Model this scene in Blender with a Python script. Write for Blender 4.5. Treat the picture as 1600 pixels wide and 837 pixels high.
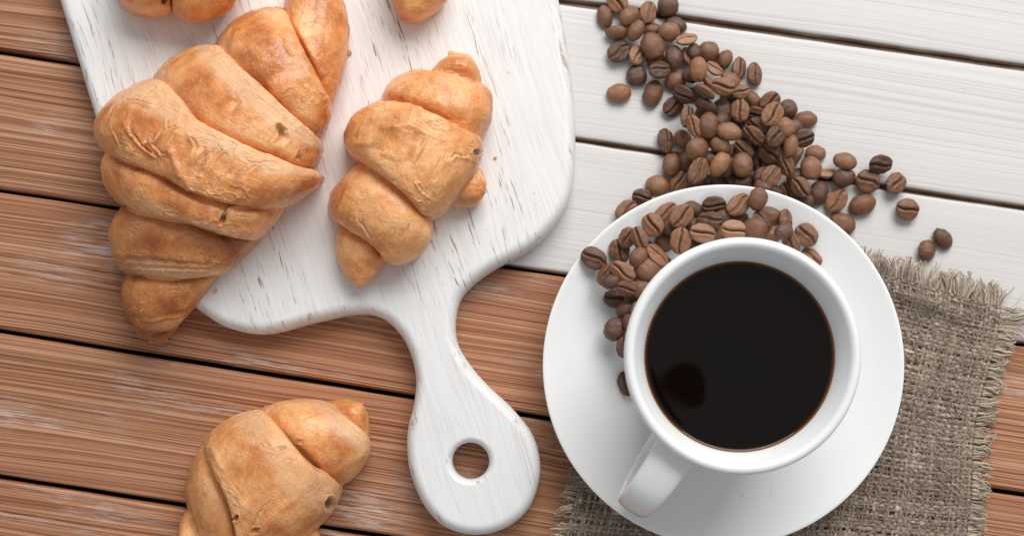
import bpy, bmesh, math, random
import numpy as np
from mathutils import Vector, Matrix, Quaternion

for o in list(bpy.data.objects):
    bpy.data.objects.remove(o)
SC = bpy.context.scene
COL = SC.collection
R = math.radians

# ------------------------------------------------------------------ camera
H = 0.60                      # camera height over the table top (m)
S = 0.43 / 1600               # metres per photo pixel on the table top
cam = bpy.data.cameras.new('camera')
co = bpy.data.objects.new('camera', cam)
COL.objects.link(co)
co.location = (0, 0, H)
cam.sensor_width = 36
cam.lens = 36 * H / 0.43
cam.shift_y = (640 - 418.5) / 1600
cam.clip_start = 0.02
cam.clip_end = 20
cam.dof.use_dof = True
cam.dof.focus_distance = 0.575
cam.dof.aperture_fstop = 11
SC.camera = co

# ------------------------------------------------------------------ world and light
w = bpy.data.worlds.new('World')
SC.world = w
w.use_nodes = True
bg = w.node_tree.nodes['Background']
bg.inputs[0].default_value = (0.94, 0.97, 1.0, 1)
bg.inputs[1].default_value = 0.37


def area(name, loc, target, size, sy, power, col):
    l = bpy.data.lights.new(name, 'AREA')
    l.shape = 'RECTANGLE'
    l.size = size
    l.size_y = sy
    l.energy = power
    l.color = col
    o = bpy.data.objects.new(name, l)
    COL.objects.link(o)
    o.location = loc
    d = Vector(target) - Vector(loc)
    o.rotation_euler = d.to_track_quat('-Z', 'Y').to_euler()
    return o


area('window_light', (0.36, 0.98, 1.02), (0.05, 0.08, 0), 1.05, 0.90, 23.2, (1.0, 0.985, 0.96))

SC.view_settings.view_transform = 'Standard'
SC.view_settings.look = 'None'
SC.view_settings.exposure = 0.0
SC.view_settings.gamma = 1.0
SC.view_settings.use_curve_mapping = False
SC.cycles.max_bounces = 8
SC.cycles.caustics_reflective = False
SC.cycles.caustics_refractive = False


# ------------------------------------------------------------------ helpers
def W(px, py, z=0.0):
    """photo pixel -> point of the real scene at height z over the table"""
    f = (H - z) / H
    return Vector(((px - 800) * S * f, (640 - py) * S * f, z))


def tag(o, label=None, cat=None, group=None, kind=None):
    if label: o['label'] = label
    if cat: o['category'] = cat
    if group: o['group'] = group
    if kind: o['kind'] = kind
    return o


def empty(name, loc=(0, 0, 0)):
    o = bpy.data.objects.new(name, None)
    o.empty_display_size = 0.01
    COL.objects.link(o)
    o.location = loc
    return o


def mesh_obj(name, verts, faces, mat, parent=None, smooth=True, loc=None):
    me = bpy.data.meshes.new(name)
    verts = np.asarray(verts, dtype=np.float32)
    me.from_pydata(verts.tolist() if len(verts) < 200 else [], [], faces if len(verts) < 200 else [])
    if len(verts) >= 200:
        fa = np.asarray(faces, dtype=np.int32)
        n, k = fa.shape
        me.vertices.add(len(verts))
        me.vertices.foreach_set('co', verts.ravel())
        me.loops.add(n * k)
        me.loops.foreach_set('vertex_index', fa.ravel())
        me.polygons.add(n)
        me.polygons.foreach_set('loop_start', np.arange(0, n * k, k, dtype=np.int32))
        me.update(calc_edges=True)
        me.validate()
    if smooth:
        me.polygons.foreach_set('use_smooth', [True] * len(me.polygons))
    if mat: me.materials.append(mat)
    o = bpy.data.objects.new(name, me)
    COL.objects.link(o)
    if parent: o.parent = parent
    if loc is not None: o.location = loc
    return o


def add_attr(o, name, vals):
    a = o.data.attributes.new(name, 'FLOAT', 'POINT')
    a.data.foreach_set('value', np.asarray(vals, dtype=np.float32).ravel())


def grid_faces(nu, nv, wrap_v=False, off=0):
    i = np.arange(nu - 1)[:, None]
    j = np.arange(nv if wrap_v else nv - 1)[None, :]
    j2 = (j + 1) % nv
    a = i * nv + j
    b = i * nv + j2
    c = (i + 1) * nv + j2
    d = (i + 1) * nv + j
    return np.stack([a, b, c, d], -1).reshape(-1, 4) + off


# ---- vectorised Perlin noise
_rs = np.random.RandomState(7)
_perm = _rs.permutation(256)
_perm = np.concatenate([_perm, _perm, _perm])
_grad = _rs.normal(size=(256, 3))
_grad /= np.linalg.norm(_grad, axis=1)[:, None]


def perlin(p):
    p = np.asarray(p, dtype=np.float64)
    f0 = np.floor(p)
    ip = f0.astype(int) & 255
    f = p - f0
    u = f * f * f * (f * (f * 6 - 15) + 10)
    out = 0
    for dx in (0, 1):
        wx = u[..., 0] if dx else 1 - u[..., 0]
        for dy in (0, 1):
            wy = u[..., 1] if dy else 1 - u[..., 1]
            for dz in (0, 1):
                wz = u[..., 2] if dz else 1 - u[..., 2]
                h = _perm[_perm[_perm[(ip[..., 0] + dx) & 255] + ((ip[..., 1] + dy) & 255)] + ((ip[..., 2] + dz) & 255)]
                g = _grad[h]
                d = g[..., 0] * (f[..., 0] - dx) + g[..., 1] * (f[..., 1] - dy) + g[..., 2] * (f[..., 2] - dz)
                out = out + wx * wy * wz * d
    return out * 1.5


def fbm(p, oct=3):
    p = np.asarray(p)
    s = 0
    a = 1.0
    for k in range(oct):
        s = s + a * perlin(p * (2.03 ** k) + 13.7 * k)
        a *= 0.5
    return s


def catmull(pts, n, closed=True):
    P = np.array([tuple(p) for p in pts], dtype=float)
    m = len(P)
    out = []
    segs = m if closed else m - 1
    for i in range(segs):
        if closed:
            p0, p1, p2, p3 = P[(i - 1) % m], P[i], P[(i + 1) % m], P[(i + 2) % m]
        else:
            p0, p1, p2, p3 = P[max(i - 1, 0)], P[i], P[i + 1], P[min(i + 2, m - 1)]
        for k in range(n):
            t = k / n
            out.append(0.5 * ((2 * p1) + (-p0 + p2) * t + (2 * p0 - 5 * p1 + 4 * p2 - p3) * t ** 2 + (-p0 + 3 * p1 - 3 * p2 + p3) * t ** 3))
    if not closed: out.append(P[-1])
    return np.array(out)


# ------------------------------------------------------------------ materials
class NT:
    def __init__(s, name):
        s.m = bpy.data.materials.new(name)
        s.m.use_nodes = True
        s.t = s.m.node_tree
        s.b = s.t.nodes['Principled BSDF']

    def n(s, typ, **kw):
        nd = s.t.nodes.new(typ)
        for k, v in kw.items():
            if k.startswith('i_'):
                nd.inputs[k[2:].replace('_', ' ')].default_value = v
            else:
                setattr(nd, k, v)
        return nd

    def l(s, a, b):
        s.t.links.new(a, b)

    def tex(s, src, scale=(1, 1, 1), rot=(0, 0, 0), loc=(0, 0, 0)):
        mp = s.n('ShaderNodeMapping')
        mp.inputs['Scale'].default_value = scale
        mp.inputs['Rotation'].default_value = rot
        mp.inputs['Location'].default_value = loc
        s.l(src, mp.inputs['Vector'])
        return mp.outputs[0]

    def noise(s, vec, scale=1, detail=2, rough=.5, dist=0):
        nd = s.n('ShaderNodeTexNoise')
        nd.inputs['Scale'].default_value = scale
        nd.inputs['Detail'].default_value = detail
        nd.inputs['Roughness'].default_value = rough
        nd.inputs['Distortion'].default_value = dist
        s.l(vec, nd.inputs['Vector'])
        return nd.outputs[0]

    def ramp(s, fac, stops, interp='LINEAR'):
        r = s.n('ShaderNodeValToRGB')
        r.color_ramp.interpolation = interp
        el = r.color_ramp.elements
        while len(el) < len(stops): el.new(0.5)
        for e, (p, c) in zip(el, stops):
            e.position = p
            e.color = (c, c, c, 1) if isinstance(c, (int, float)) else (*c, 1)
        s.l(fac, r.inputs[0])
        return r.outputs[0]

    def mix(s, fac, a, b, mode='MIX'):
        m = s.n('ShaderNodeMix', data_type='RGBA', blend_type=mode)
        for v, k in ((fac, 0), (a, 6), (b, 7)):
            if isinstance(v, (int, float)): m.inputs[k].default_value = v
            elif isinstance(v, tuple): m.inputs[k].default_value = (*v, 1)
            else: s.l(v, m.inputs[k])
        return m.outputs[2]

    def math(s, op, a, b=None, clamp=False):
        m = s.n('ShaderNodeMath', operation=op, use_clamp=clamp)
        for v, k in ((a, 0), (b, 1)):
            if v is None: continue
            if isinstance(v, (int, float)): m.inputs[k].default_value = v
            else: s.l(v, m.inputs[k])
        return m.outputs[0]

    def bump(s, h, strength=.5, dist=.001, normal=None):
        b = s.n('ShaderNodeBump')
        b.inputs['Strength'].default_value = strength
        b.inputs['Distance'].default_value = dist
        s.l(h, b.inputs['Height'])
        if normal is not None: s.l(normal, b.inputs['Normal'])
        return b.outputs[0]

    def set(s, **kw):
        for k, v in kw.items():
            k = k.replace('_', ' ')
            if isinstance(v, (int, float)): s.b.inputs[k].default_value = v
            elif isinstance(v, tuple): s.b.inputs[k].default_value = (*v, 1)
            else: s.l(v, s.b.inputs[k])
        return s


def plank_vector(t):
    """object coordinates shifted by a random amount for each plank"""
    tc = t.n('ShaderNodeTexCoord')
    oi = t.n('ShaderNodeObjectInfo')
    cx = t.n('ShaderNodeCombineXYZ')
    t.l(t.math('MULTIPLY', oi.outputs['Random'], 37.0), cx.inputs[0])
    t.l(t.math('MULTIPLY', oi.outputs['Random'], 11.0), cx.inputs[1])
    add = t.n('ShaderNodeVectorMath', operation='ADD')
    t.l(tc.outputs['Object'], add.inputs[0])
    t.l(cx.outputs[0], add.inputs[1])
    # gentle wander of the growth rings across the plank
    wz = t.noise(t.tex(add.outputs[0], (2.6, 12, 1)), 1, 2, .5)
    wv = t.math('MULTIPLY', t.math('SUBTRACT', wz, .5), 0.014)
    wz2 = t.noise(t.tex(add.outputs[0], (16, 60, 1)), 1, 1, .5)
    wv = t.math('ADD', wv, t.math('MULTIPLY', t.math('SUBTRACT', wz2, .5), 0.0014))
    cy = t.n('ShaderNodeCombineXYZ')
    t.l(wv, cy.inputs[1])
    add2 = t.n('ShaderNodeVectorMath', operation='ADD')
    t.l(add.outputs[0], add2.inputs[0])
    t.l(cy.outputs[0], add2.inputs[1])
    return add2.outputs[0], add.outputs[0], oi.outputs['Random']


def mat_brown_wood():
    t = NT('brown_brushed_wood')
    v, raw, rnd = plank_vector(t)
    ring = t.noise(t.tex(v, (.9, 880, 1)), 1, 2.4, .6)
    ringc = t.noise(t.tex(v, (1.0, 150, 1)), 1, 2, .5)
    fibre = t.noise(t.tex(v, (26, 1900, 1)), 1, 2, .6)
    rr = t.math('ADD', t.math('MULTIPLY', ring, .8), t.math('MULTIPLY', fibre, .2))
    c1 = t.ramp(rr, [(.34, (.205, .088, .047)), (.44, (.35, .163, .090)), (.52, (.46, .230, .132)), (.62, (.57, .320, .198))])
    c2 = t.mix(t.ramp(ringc, [(.42, .0), (.62, .45)]), c1, (.82, .70, .64), 'MULTIPLY')
    hue = t.ramp(rnd, [(0, (1.0, .96, .92)), (.5, (1, 1, 1)), (1, (.93, .95, 1.0))])
    c2 = t.mix(1.0, c2, hue, 'MULTIPLY')
    blot = t.noise(t.tex(raw, (9, 22, 1)), 1, 3, .6)
    c2 = t.mix(t.ramp(blot, [(.40, 0.0), (.60, .3)]), c2, t.mix(1.0, c2, (.80, .70, .66), 'MULTIPLY'))
    # rubbed whitewash left in patches on the high ridges
    pat = t.noise(t.tex(raw, (9, 30, 1), loc=(2.3, 5.1, 0)), 1, 3, .6)
    brk = t.noise(t.tex(v, (70, 900, 1)), 1, 3, .65)
    ww = t.math('MULTIPLY', t.ramp(pat, [(.53, 0), (.66, 1)]), t.ramp(brk, [(.46, 0), (.57, 1)]))
    c3 = t.mix(t.math('MULTIPLY', ww, .6), c2, (.66, .60, .57))
    hgt = t.math('ADD', t.math('MULTIPLY', ring, 1.0), t.math('MULTIPLY', fibre, .18))
    b = t.bump(t.ramp(hgt, [(.42, 0), (.68, 1)]), .60, .0007)
    t.set(Base_Color=c3, Roughness=.62, Normal=b)
    t.b.inputs['Specular IOR Level'].default_value = .18
    return t.m


def mat_white_wood():
    t = NT('white_painted_wood')
    v, raw, rnd = plank_vector(t)
    ring = t.noise(t.tex(v, (2.0, 900, 1)), 1, 2.5, .6)
    fibre = t.noise(t.tex(v, (22, 1500, 1)), 1, 2, .6)
    c = t.ramp(ring, [(.32, (.57, .53, .505)), (.43, (.635, .613, .60)), (.52, (.66, .642, .635)), (.7, (.685, .672, .665))])
    pat = t.noise(t.tex(raw, (6, 26, 1)), 1, 3, .6)
    c = t.mix(t.ramp(pat, [(.45, 0.0), (.72, .5)]), c, (.63, .59, .56))
    # thin brown nicks where paint has gone
    nick = t.noise(t.tex(v, (60, 520, 1), loc=(1.1, 2.2, 0)), 1, 2, .6)
    c = t.mix(t.ramp(nick, [(.74, 0), (.79, .55)]), c, (.36, .27, .21))
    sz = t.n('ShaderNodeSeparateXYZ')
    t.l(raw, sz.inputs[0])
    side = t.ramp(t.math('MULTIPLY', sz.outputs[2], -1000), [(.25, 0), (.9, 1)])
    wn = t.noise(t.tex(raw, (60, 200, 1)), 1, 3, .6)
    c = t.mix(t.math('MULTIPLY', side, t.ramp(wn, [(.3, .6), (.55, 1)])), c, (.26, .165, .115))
    b = t.bump(t.math('ADD', ring, t.math('MULTIPLY', fibre, .25)), .20, .0007)
    t.set(Base_Color=c, Roughness=.55, Normal=b)
    t.b.inputs['Specular IOR Level'].default_value = .35
    return t.m


def mat_board():
    t = NT('worn_white_board_paint')
    tc = t.n('ShaderNodeTexCoord')
    ob = tc.outputs['Object']
    wn = t.noise(t.tex(ob, (10, 30, 10)), 1, 2)
    cy = t.n('ShaderNodeCombineXYZ')
    t.l(t.math('MULTIPLY', t.math('SUBTRACT', wn, .5), .012), cy.inputs[1])
    ad = t.n('ShaderNodeVectorMath', operation='ADD')
    t.l(ob, ad.inputs[0])
    t.l(cy.outputs[0], ad.inputs[1])
    v = ad.outputs[0]
    grain = t.noise(t.tex(v, (14, 520, 14)), 1, 3, .6)
    scr = t.noise(t.tex(v, (90, 1300, 90), loc=(3.1, 1.7, 0)), 1, 2.5, .62)
    lines = t.noise(t.tex(v, (6, 340, 6), loc=(.4, 7.7, 0)), 1, 2, .6)
    mask = t.noise(t.tex(v, (7, 26, 7), loc=(8.4, 2.2, 0)), 1, 2, .5)
    m = t.math('MULTIPLY', t.ramp(scr, [(.57, 0), (.63, 1)]), t.ramp(mask, [(.45, .08), (.62, 1)]))
    m = t.math('MULTIPLY', m, t.ramp(lines, [(.46, .08), (.60, 1)]))
    c = t.ramp(grain, [(.3, (.75, .745, .74)), (.5, (.80, .80, .80)), (.7, (.825, .825, .825))])
    fl = t.noise(t.tex(v, (34, 1500, 34), loc=(6.6, 2.9, 0)), 1, 3, .62)
    c = t.mix(t.ramp(fl, [(.58, 0), (.68, .38)]), c, (.55, .50, .47))
    soft = t.noise(t.tex(ob, (24, 60, 24)), 1, 3, .6)
    c = t.mix(t.ramp(soft, [(.52, 0), (.75, .35)]), c, (.70, .68, .685))
    dk = t.mix(t.noise(t.tex(v, (20, 90, 20)), 1, 2), (.15, .10, .085), (.40, .22, .13))
    c = t.mix(t.math('MULTIPLY', m, .95), c, dk)
    # wear on the rounded edge
    geo = t.n('ShaderNodeNewGeometry')
    sep = t.n('ShaderNodeSeparateXYZ')
    t.l(geo.outputs['True Normal'], sep.inputs[0])
    edge = t.ramp(sep.outputs[2], [(.35, 0), (.6, 1), (.93, 1), (.99, 0)])
    wear = t.noise(t.tex(ob, (90, 260, 90)), 1, 4, .7)
    c = t.mix(t.math('MULTIPLY', edge, t.ramp(wear, [(.58, 0), (.67, .6)])), c, (.34, .235, .18))
    spk = t.noise(t.tex(ob, (190, 190, 190), loc=(4, 4, 4)), 1, 1, .5)
    c = t.mix(t.ramp(spk, [(.765, 0), (.80, .6)]), c, (.55, .36, .20))
    hgt = t.math('SUBTRACT', t.math('ADD', t.math('MULTIPLY', grain, .5), t.math('MULTIPLY', t.noise(t.tex(ob, (60, 160, 60)), 1, 3), .5)), t.math('MULTIPLY', m, .6))
    t.set(Base_Color=c, Roughness=.5, Normal=t.bump(hgt, .38, .0007))
    t.b.inputs['Specular IOR Level'].default_value = .4
    return t.m


def mat_pastry(name, light, mid, dark, gloss=.42, crack=1.0):
    t = NT(name)
    tc = t.n('ShaderNodeTexCoord')
    ob = tc.outputs['Object']
    uvn = t.n('ShaderNodeAttribute', attribute_name='along')
    uvv = t.n('ShaderNodeAttribute', attribute_name='across')
    pale = t.n('ShaderNodeAttribute', attribute_name='pale').outputs['Fac']
    fil = t.n('ShaderNodeAttribute', attribute_name='filling').outputs['Fac']
    big = t.noise(ob, 48, 2, .5, .2)
    med = t.noise(ob, 260, 4, .65)
    fine = t.noise(ob, 1100, 3, .6)
    c = t.ramp(t.math('ADD', t.math('MULTIPLY', big, .65), t.math('MULTIPLY', t.noise(ob, 130, 3, .6, .3), .35)), [(.36, dark), (.49, mid), (.60, light)])
    c = t.mix(t.ramp(med, [(.48, 0), (.66, .5)]), c, t.mix(1.0, c, (1.12, 1.22, 1.4), 'MULTIPLY'))
    c = t.mix(t.ramp(fine, [(.50, 0), (.64, .5)]), c, t.mix(1.0, c, (1.12, 1.28, 1.5), 'MULTIPLY'))
    c = t.mix(t.ramp(fine, [(.34, .5), (.47, 0)]), c, t.mix(1.0, c, (.86, .74, .62), 'MULTIPLY'))
    c = t.mix(t.ramp(med, [(.30, .6), (.45, 0)]), c, t.mix(1.0, c, (.84, .72, .60), 'MULTIPLY'))
    # tiny pale blisters
    vor = t.n('ShaderNodeTexVoronoi', feature='F1')
    vor.inputs['Scale'].default_value = 700
    t.l(ob, vor.inputs['Vector'])
    bl = t.math('MULTIPLY', t.ramp(vor.outputs['Distance'], [(.12, 1), (.34, 0)]), t.ramp(t.noise(ob, 90, 2), [(.47, 0), (.60, 1)]))
    c = t.mix(t.math('MULTIPLY', bl, .38), c, (.83, .56, .34))
    # fine cracks of the thin crust, in patches
    wv = t.n('ShaderNodeTexNoise')
    wv.inputs['Scale'].default_value = 120
    wv.inputs['Detail'].default_value = 3
    t.l(ob, wv.inputs['Vector'])
    ws = t.n('ShaderNodeVectorMath', operation='SCALE')
    ws.inputs['Scale'].default_value = .012
    t.l(wv.outputs['Color'], ws.inputs[0])
    wa = t.n('ShaderNodeVectorMath', operation='ADD')
    t.l(ob, wa.inputs[0])
    t.l(ws.outputs[0], wa.inputs[1])
    vc = t.n('ShaderNodeTexVoronoi', feature='DISTANCE_TO_EDGE')
    vc.inputs['Scale'].default_value = 105
    t.l(wa.outputs[0], vc.inputs['Vector'])
    ck = t.math('MULTIPLY', t.ramp(vc.outputs['Distance'], [(.006, 1), (.035, 0)]), t.math('MULTIPLY', t.ramp(t.noise(ob, 42, 2), [(.50, 0), (.60, 1)]), t.ramp(t.noise(ob, 210, 2), [(.40, 0), (.55, 1)])))
    ckw = t.math('MULTIPLY', t.ramp(vc.outputs['Distance'], [(.02, 1), (.22, 0)]), t.ramp(t.noise(ob, 42, 2), [(.50, 0), (.60, 1)]))
    c = t.mix(t.math('MULTIPLY', ckw, .22 * crack), c, (.88, .52, .24))
    c = t.mix(t.math('MULTIPLY', ck, .45 * crack), c, (.25, .085, .025))
    fx = t.n('ShaderNodeCombineXYZ')
    t.l(uvn.outputs['Fac'], fx.inputs[0])
    t.l(uvv.outputs['Fac'], fx.inputs[1])
    fn = t.noise(t.tex(fx.outputs[0], (2.2, 8.5, 1)), 1, 3, .6, .9)
    fl = t.ramp(t.math('ABSOLUTE', t.math('SUBTRACT', fn, .5)), [(.0, 1), (.022, 0)])
    flm = t.ramp(t.noise(ob, 75, 2), [(.46, 0), (.58, 1)])
    fl = t.math('MULTIPLY', fl, flm)
    stepn = t.math('MULTIPLY', t.ramp(fn, [(.49, 0), (.515, 1)]), flm)
    c = t.mix(t.math('MULTIPLY', fl, .55), c, (.93, .60, .33))
    bk = t.n('ShaderNodeAttribute', attribute_name='baked').outputs['Fac']
    c = t.mix(t.math('MULTIPLY', bk, t.ramp(t.noise(ob, 85, 3, .6), [(.40, 0), (.62, .50)])), c, t.mix(1.0, c, (.80, .62, .48), 'MULTIPLY'))
    # fibres of the dough where a layer was pulled
    cx = t.n('ShaderNodeCombineXYZ')
    t.l(uvn.outputs['Fac'], cx.inputs[0])
    t.l(uvv.outputs['Fac'], cx.inputs[1])
    st = t.noise(t.tex(cx.outputs[0], (4, 75, 1)), 1, 3, .6, .2)
    stp = t.math('MULTIPLY', pale, t.ramp(st, [(.38, .45), (.56, 1)]))
    c = t.mix(t.math('MULTIPLY', stp, .9), c, (.92, .60, .355))
    c = t.mix(fil, c, t.ramp(fine, [(.38, (.020, .008, .005)), (.62, (.15, .055, .030))]))
    h = t.math('ADD', t.math('MULTIPLY', med, .9), t.math('MULTIPLY', fine, .22))
    h = t.math('ADD', h, t.math('MULTIPLY', bl, .25))
    h = t.math('SUBTRACT', h, t.math('MULTIPLY', ck, .8 * crack))
    h = t.math('ADD', h, t.math('ADD', t.math('MULTIPLY', fl, .25), t.math('MULTIPLY', stepn, .28)))
    h = t.math('ADD', h, t.math('MULTIPLY', t.math('MULTIPLY', st, pale), 1.1))
    rg = t.ramp(big, [(.3, gloss - .06), (.7, gloss + .1)])
    t.set(Base_Color=c, Roughness=rg, Normal=t.bump(h, .60, .0009))
    t.b.inputs['Specular IOR Level'].default_value = .40
    t.b.inputs['Coat Weight'].default_value = .18
    t.b.inputs['Coat Roughness'].default_value = .24
    t.b.inputs['Subsurface Weight'].default_value = .02
    t.b.inputs['Subsurface Radius'].default_value = (.004, .002, .001)
    t.b.inputs['Subsurface Scale'].default_value = 1.0
    return t.m


def mat_porcelain():
    t = NT('white_porcelain')
    t.set(Base_Color=(.845, .85, .85), Roughness=.10)
    t.b.inputs['Specular IOR Level'].default_value = .5
    t.b.inputs['Coat Weight'].default_value = .3
    t.b.inputs['Coat Roughness'].default_value = .06
    return t.m


def mat_saucer():
    t = NT('white_saucer_porcelain')
    tc = t.n('ShaderNodeTexCoord')
    ob = tc.outputs['Object']
    # faint dried coffee smears on the right of the handle
    c = (.85, .855, .855)
    sm = None
    for (lx, ly, rot, sx, sy) in ((.0085, -.0530, 1.25, .0009, .0050), (.0205, -.0505, 1.45, .0007, .0042)):
        mp = t.n('ShaderNodeMapping', vector_type='TEXTURE')
        mp.inputs['Location'].default_value = (lx, ly, 0)
        mp.inputs['Rotation'].default_value = (0, 0, rot - math.pi / 2)
        mp.inputs['Scale'].default_value = (sx, sy, 1)
        t.l(ob, mp.inputs['Vector'])
        sp = t.n('ShaderNodeSeparateXYZ')
        t.l(mp.outputs[0], sp.inputs[0])
        d = t.math('ADD', t.math('POWER', t.math('ABSOLUTE', sp.outputs[0]), 2), t.math('POWER', t.math('ABSOLUTE', sp.outputs[1]), 2))
        f = t.ramp(d, [(0.1, 1), (1, 0)])
        sm = f if sm is None else t.math('MAXIMUM', sm, f)
    sm = t.math('MULTIPLY', sm, t.ramp(t.noise(ob, 900, 3), [(.4, 0), (.6, 1)]))
    c = t.mix(t.math('MULTIPLY', sm, .30), c, (.50, .42, .30))
    t.set(Base_Color=c, Roughness=.2)
    t.b.inputs['Coat Weight'].default_value = .2
    return t.m


def mat_coffee(rad):
    t = NT('black_coffee')
    tc = t.n('ShaderNodeTexCoord')
    ln = t.n('ShaderNodeVectorMath', operation='LENGTH')
    t.l(tc.outputs['Object'], ln.inputs[0])
    f = t.math('DIVIDE', ln.outputs['Value'], rad)
    c = t.ramp(f, [(.0, (.0042, .0024, .0020)), (.955, (.004, .0019, .0014)), (.974, (.022, .008, .003)), (.988, (.12, .045, .015)), (1.0, (.30, .14, .05))])
    t.set(Base_Color=c, Roughness=.015)
    t.b.inputs['IOR'].default_value = 1.34
    return t.m


def mat_bean():
    t = NT('roasted_coffee_bean')
    tc = t.n('ShaderNodeTexCoord')
    oi = t.n('ShaderNodeObjectInfo')
    ch = t.n('ShaderNodeAttribute', attribute_name='chaff').outputs['Fac']
    gr = t.n('ShaderNodeAttribute', attribute_name='groove').outputs['Fac']
    sh = t.n('ShaderNodeVectorMath', operation='SCALE')
    sh.inputs['Scale'].default_value = 1
    ad = t.n('ShaderNodeVectorMath', operation='ADD')
    t.l(tc.outputs['Object'], ad.inputs[0])
    cx = t.n('ShaderNodeCombineXYZ')
    t.l(t.math('MULTIPLY', oi.outputs['Random'], 3.0), cx.inputs[0])
    t.l(cx.outputs[0], ad.inputs[1])
    v = ad.outputs[0]
    n1 = t.noise(v, 240, 3, .6)
    n2 = t.noise(v, 1300, 3, .6)
    c = t.mix(t.ramp(n1, [(.36, 0), (.64, 1)]), t.mix(1.0, oi.outputs['Color'], (.58, .50, .45), 'MULTIPLY'), t.mix(1.0, oi.outputs['Color'], (1.25, 1.25, 1.25), 'MULTIPLY'))
    c = t.mix(t.ramp(n2, [(.55, 0), (.72, .35)]), c, (.42, .25, .16))
    c = t.mix(t.math('MULTIPLY', gr, .8), c, (.03, .012, .007))
    c = t.mix(t.math('MULTIPLY', ch, t.ramp(n2, [(.35, .2), (.55, 1)])), c, (.56, .38, .23))
    h = t.math('ADD', t.math('MULTIPLY', n1, .7), t.math('MULTIPLY', n2, .35))
    t.set(Base_Color=c, Roughness=t.ramp(n1, [(.3, .24), (.7, .36)]), Normal=t.bump(h, .5, .0004))
    t.b.inputs['Specular IOR Level'].default_value = .6
    t.b.inputs['Coat Weight'].default_value = .18
    t.b.inputs['Coat Roughness'].default_value = .20
    return t.m


def mat_burlap(name, cols):
    t = NT(name)
    tc = t.n('ShaderNodeTexCoord')
    ob = tc.outputs['Object']
    sh = t.n('ShaderNodeAttribute', attribute_name='shade').outputs['Fac']
    n1 = t.noise(ob, 140, 3, .6)
    n2 = t.noise(ob, 2400, 3, .7)
    f = t.math('ADD', t.math('MULTIPLY', sh, .6), t.math('ADD', t.math('MULTIPLY', n1, .25), t.math('MULTIPLY', n2, .2)))
    c = t.ramp(f, [(.25, cols[0]), (.5, cols[1]), (.8, cols[2])])
    t.set(Base_Color=c, Roughness=.9, Normal=t.bump(n2, .8, .0006))
    t.b.inputs['Specular IOR Level'].default_value = .15
    return t.m


def mat_plain(name, col, rough=.6):
    t = NT(name)
    tc = t.n('ShaderNodeTexCoord')
    n = t.noise(tc.outputs['Object'], 300, 3)
    t.set(Base_Color=t.mix(n, tuple(c * .8 for c in col), tuple(min(1, c * 1.2) for c in col)), Roughness=rough)
    return t.m


M_BROWN = mat_brown_wood()
M_WHITE = mat_white_wood()
M_BOARD = mat_board()
M_PORC = mat_porcelain()
M_SAUC = mat_saucer()
M_BEAN = mat_bean()
M_PAST1 = mat_pastry('golden_glazed_crust', (.87, .425, .175), (.74, .292, .092), (.50, .155, .040), .27, .65)
M_PAST3 = mat_pastry('deep_baked_shaded_crust', (.62, .260, .080), (.48, .168, .043), (.31, .088, .021), .31, .25)  # browner crust, with shade of the lower bands mixed into its colour
M_PAST2 = mat_pastry('golden_soft_crust', (.89, .460, .195), (.77, .332, .112), (.57, .195, .055), .31, .12)
M_BURLAP = mat_burlap('burlap_thread', ((.20, .147, .112), (.39, .30, .237), (.62, .52, .43)))
M_FRINGE = mat_burlap('burlap_fringe', ((.30, .22, .165), (.52, .41, .315), (.74, .64, .52)))
M_DARK = mat_plain('dark_gap_backing', (.03, .02, .015), .8)  # near-black backing behind the plank gaps
M_BLACK = mat_plain('matt_black_plastic', (.004, .004, .004), .8)

# ------------------------------------------------------------------ table top
LINES = [(-740, .144), (-535, .144), (-330, .145), (-125, .144), (81, .1525), (297, .1505), (517, .1597), (745, .155), (968, .155), (1190, .155), (1410, .155)]
XL, XR = -700, 2400
table = empty('table_top')
tag(table, kind='structure')
# the joint (photo x) between brown and white boards of a row; None = one kind right through
ROWS = [(480, 0), (520, 0), (480, 0), (500, 0), (640, 0), (None, 1), (None, 1), (None, 1), (None, 1), (None, 1)]


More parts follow.
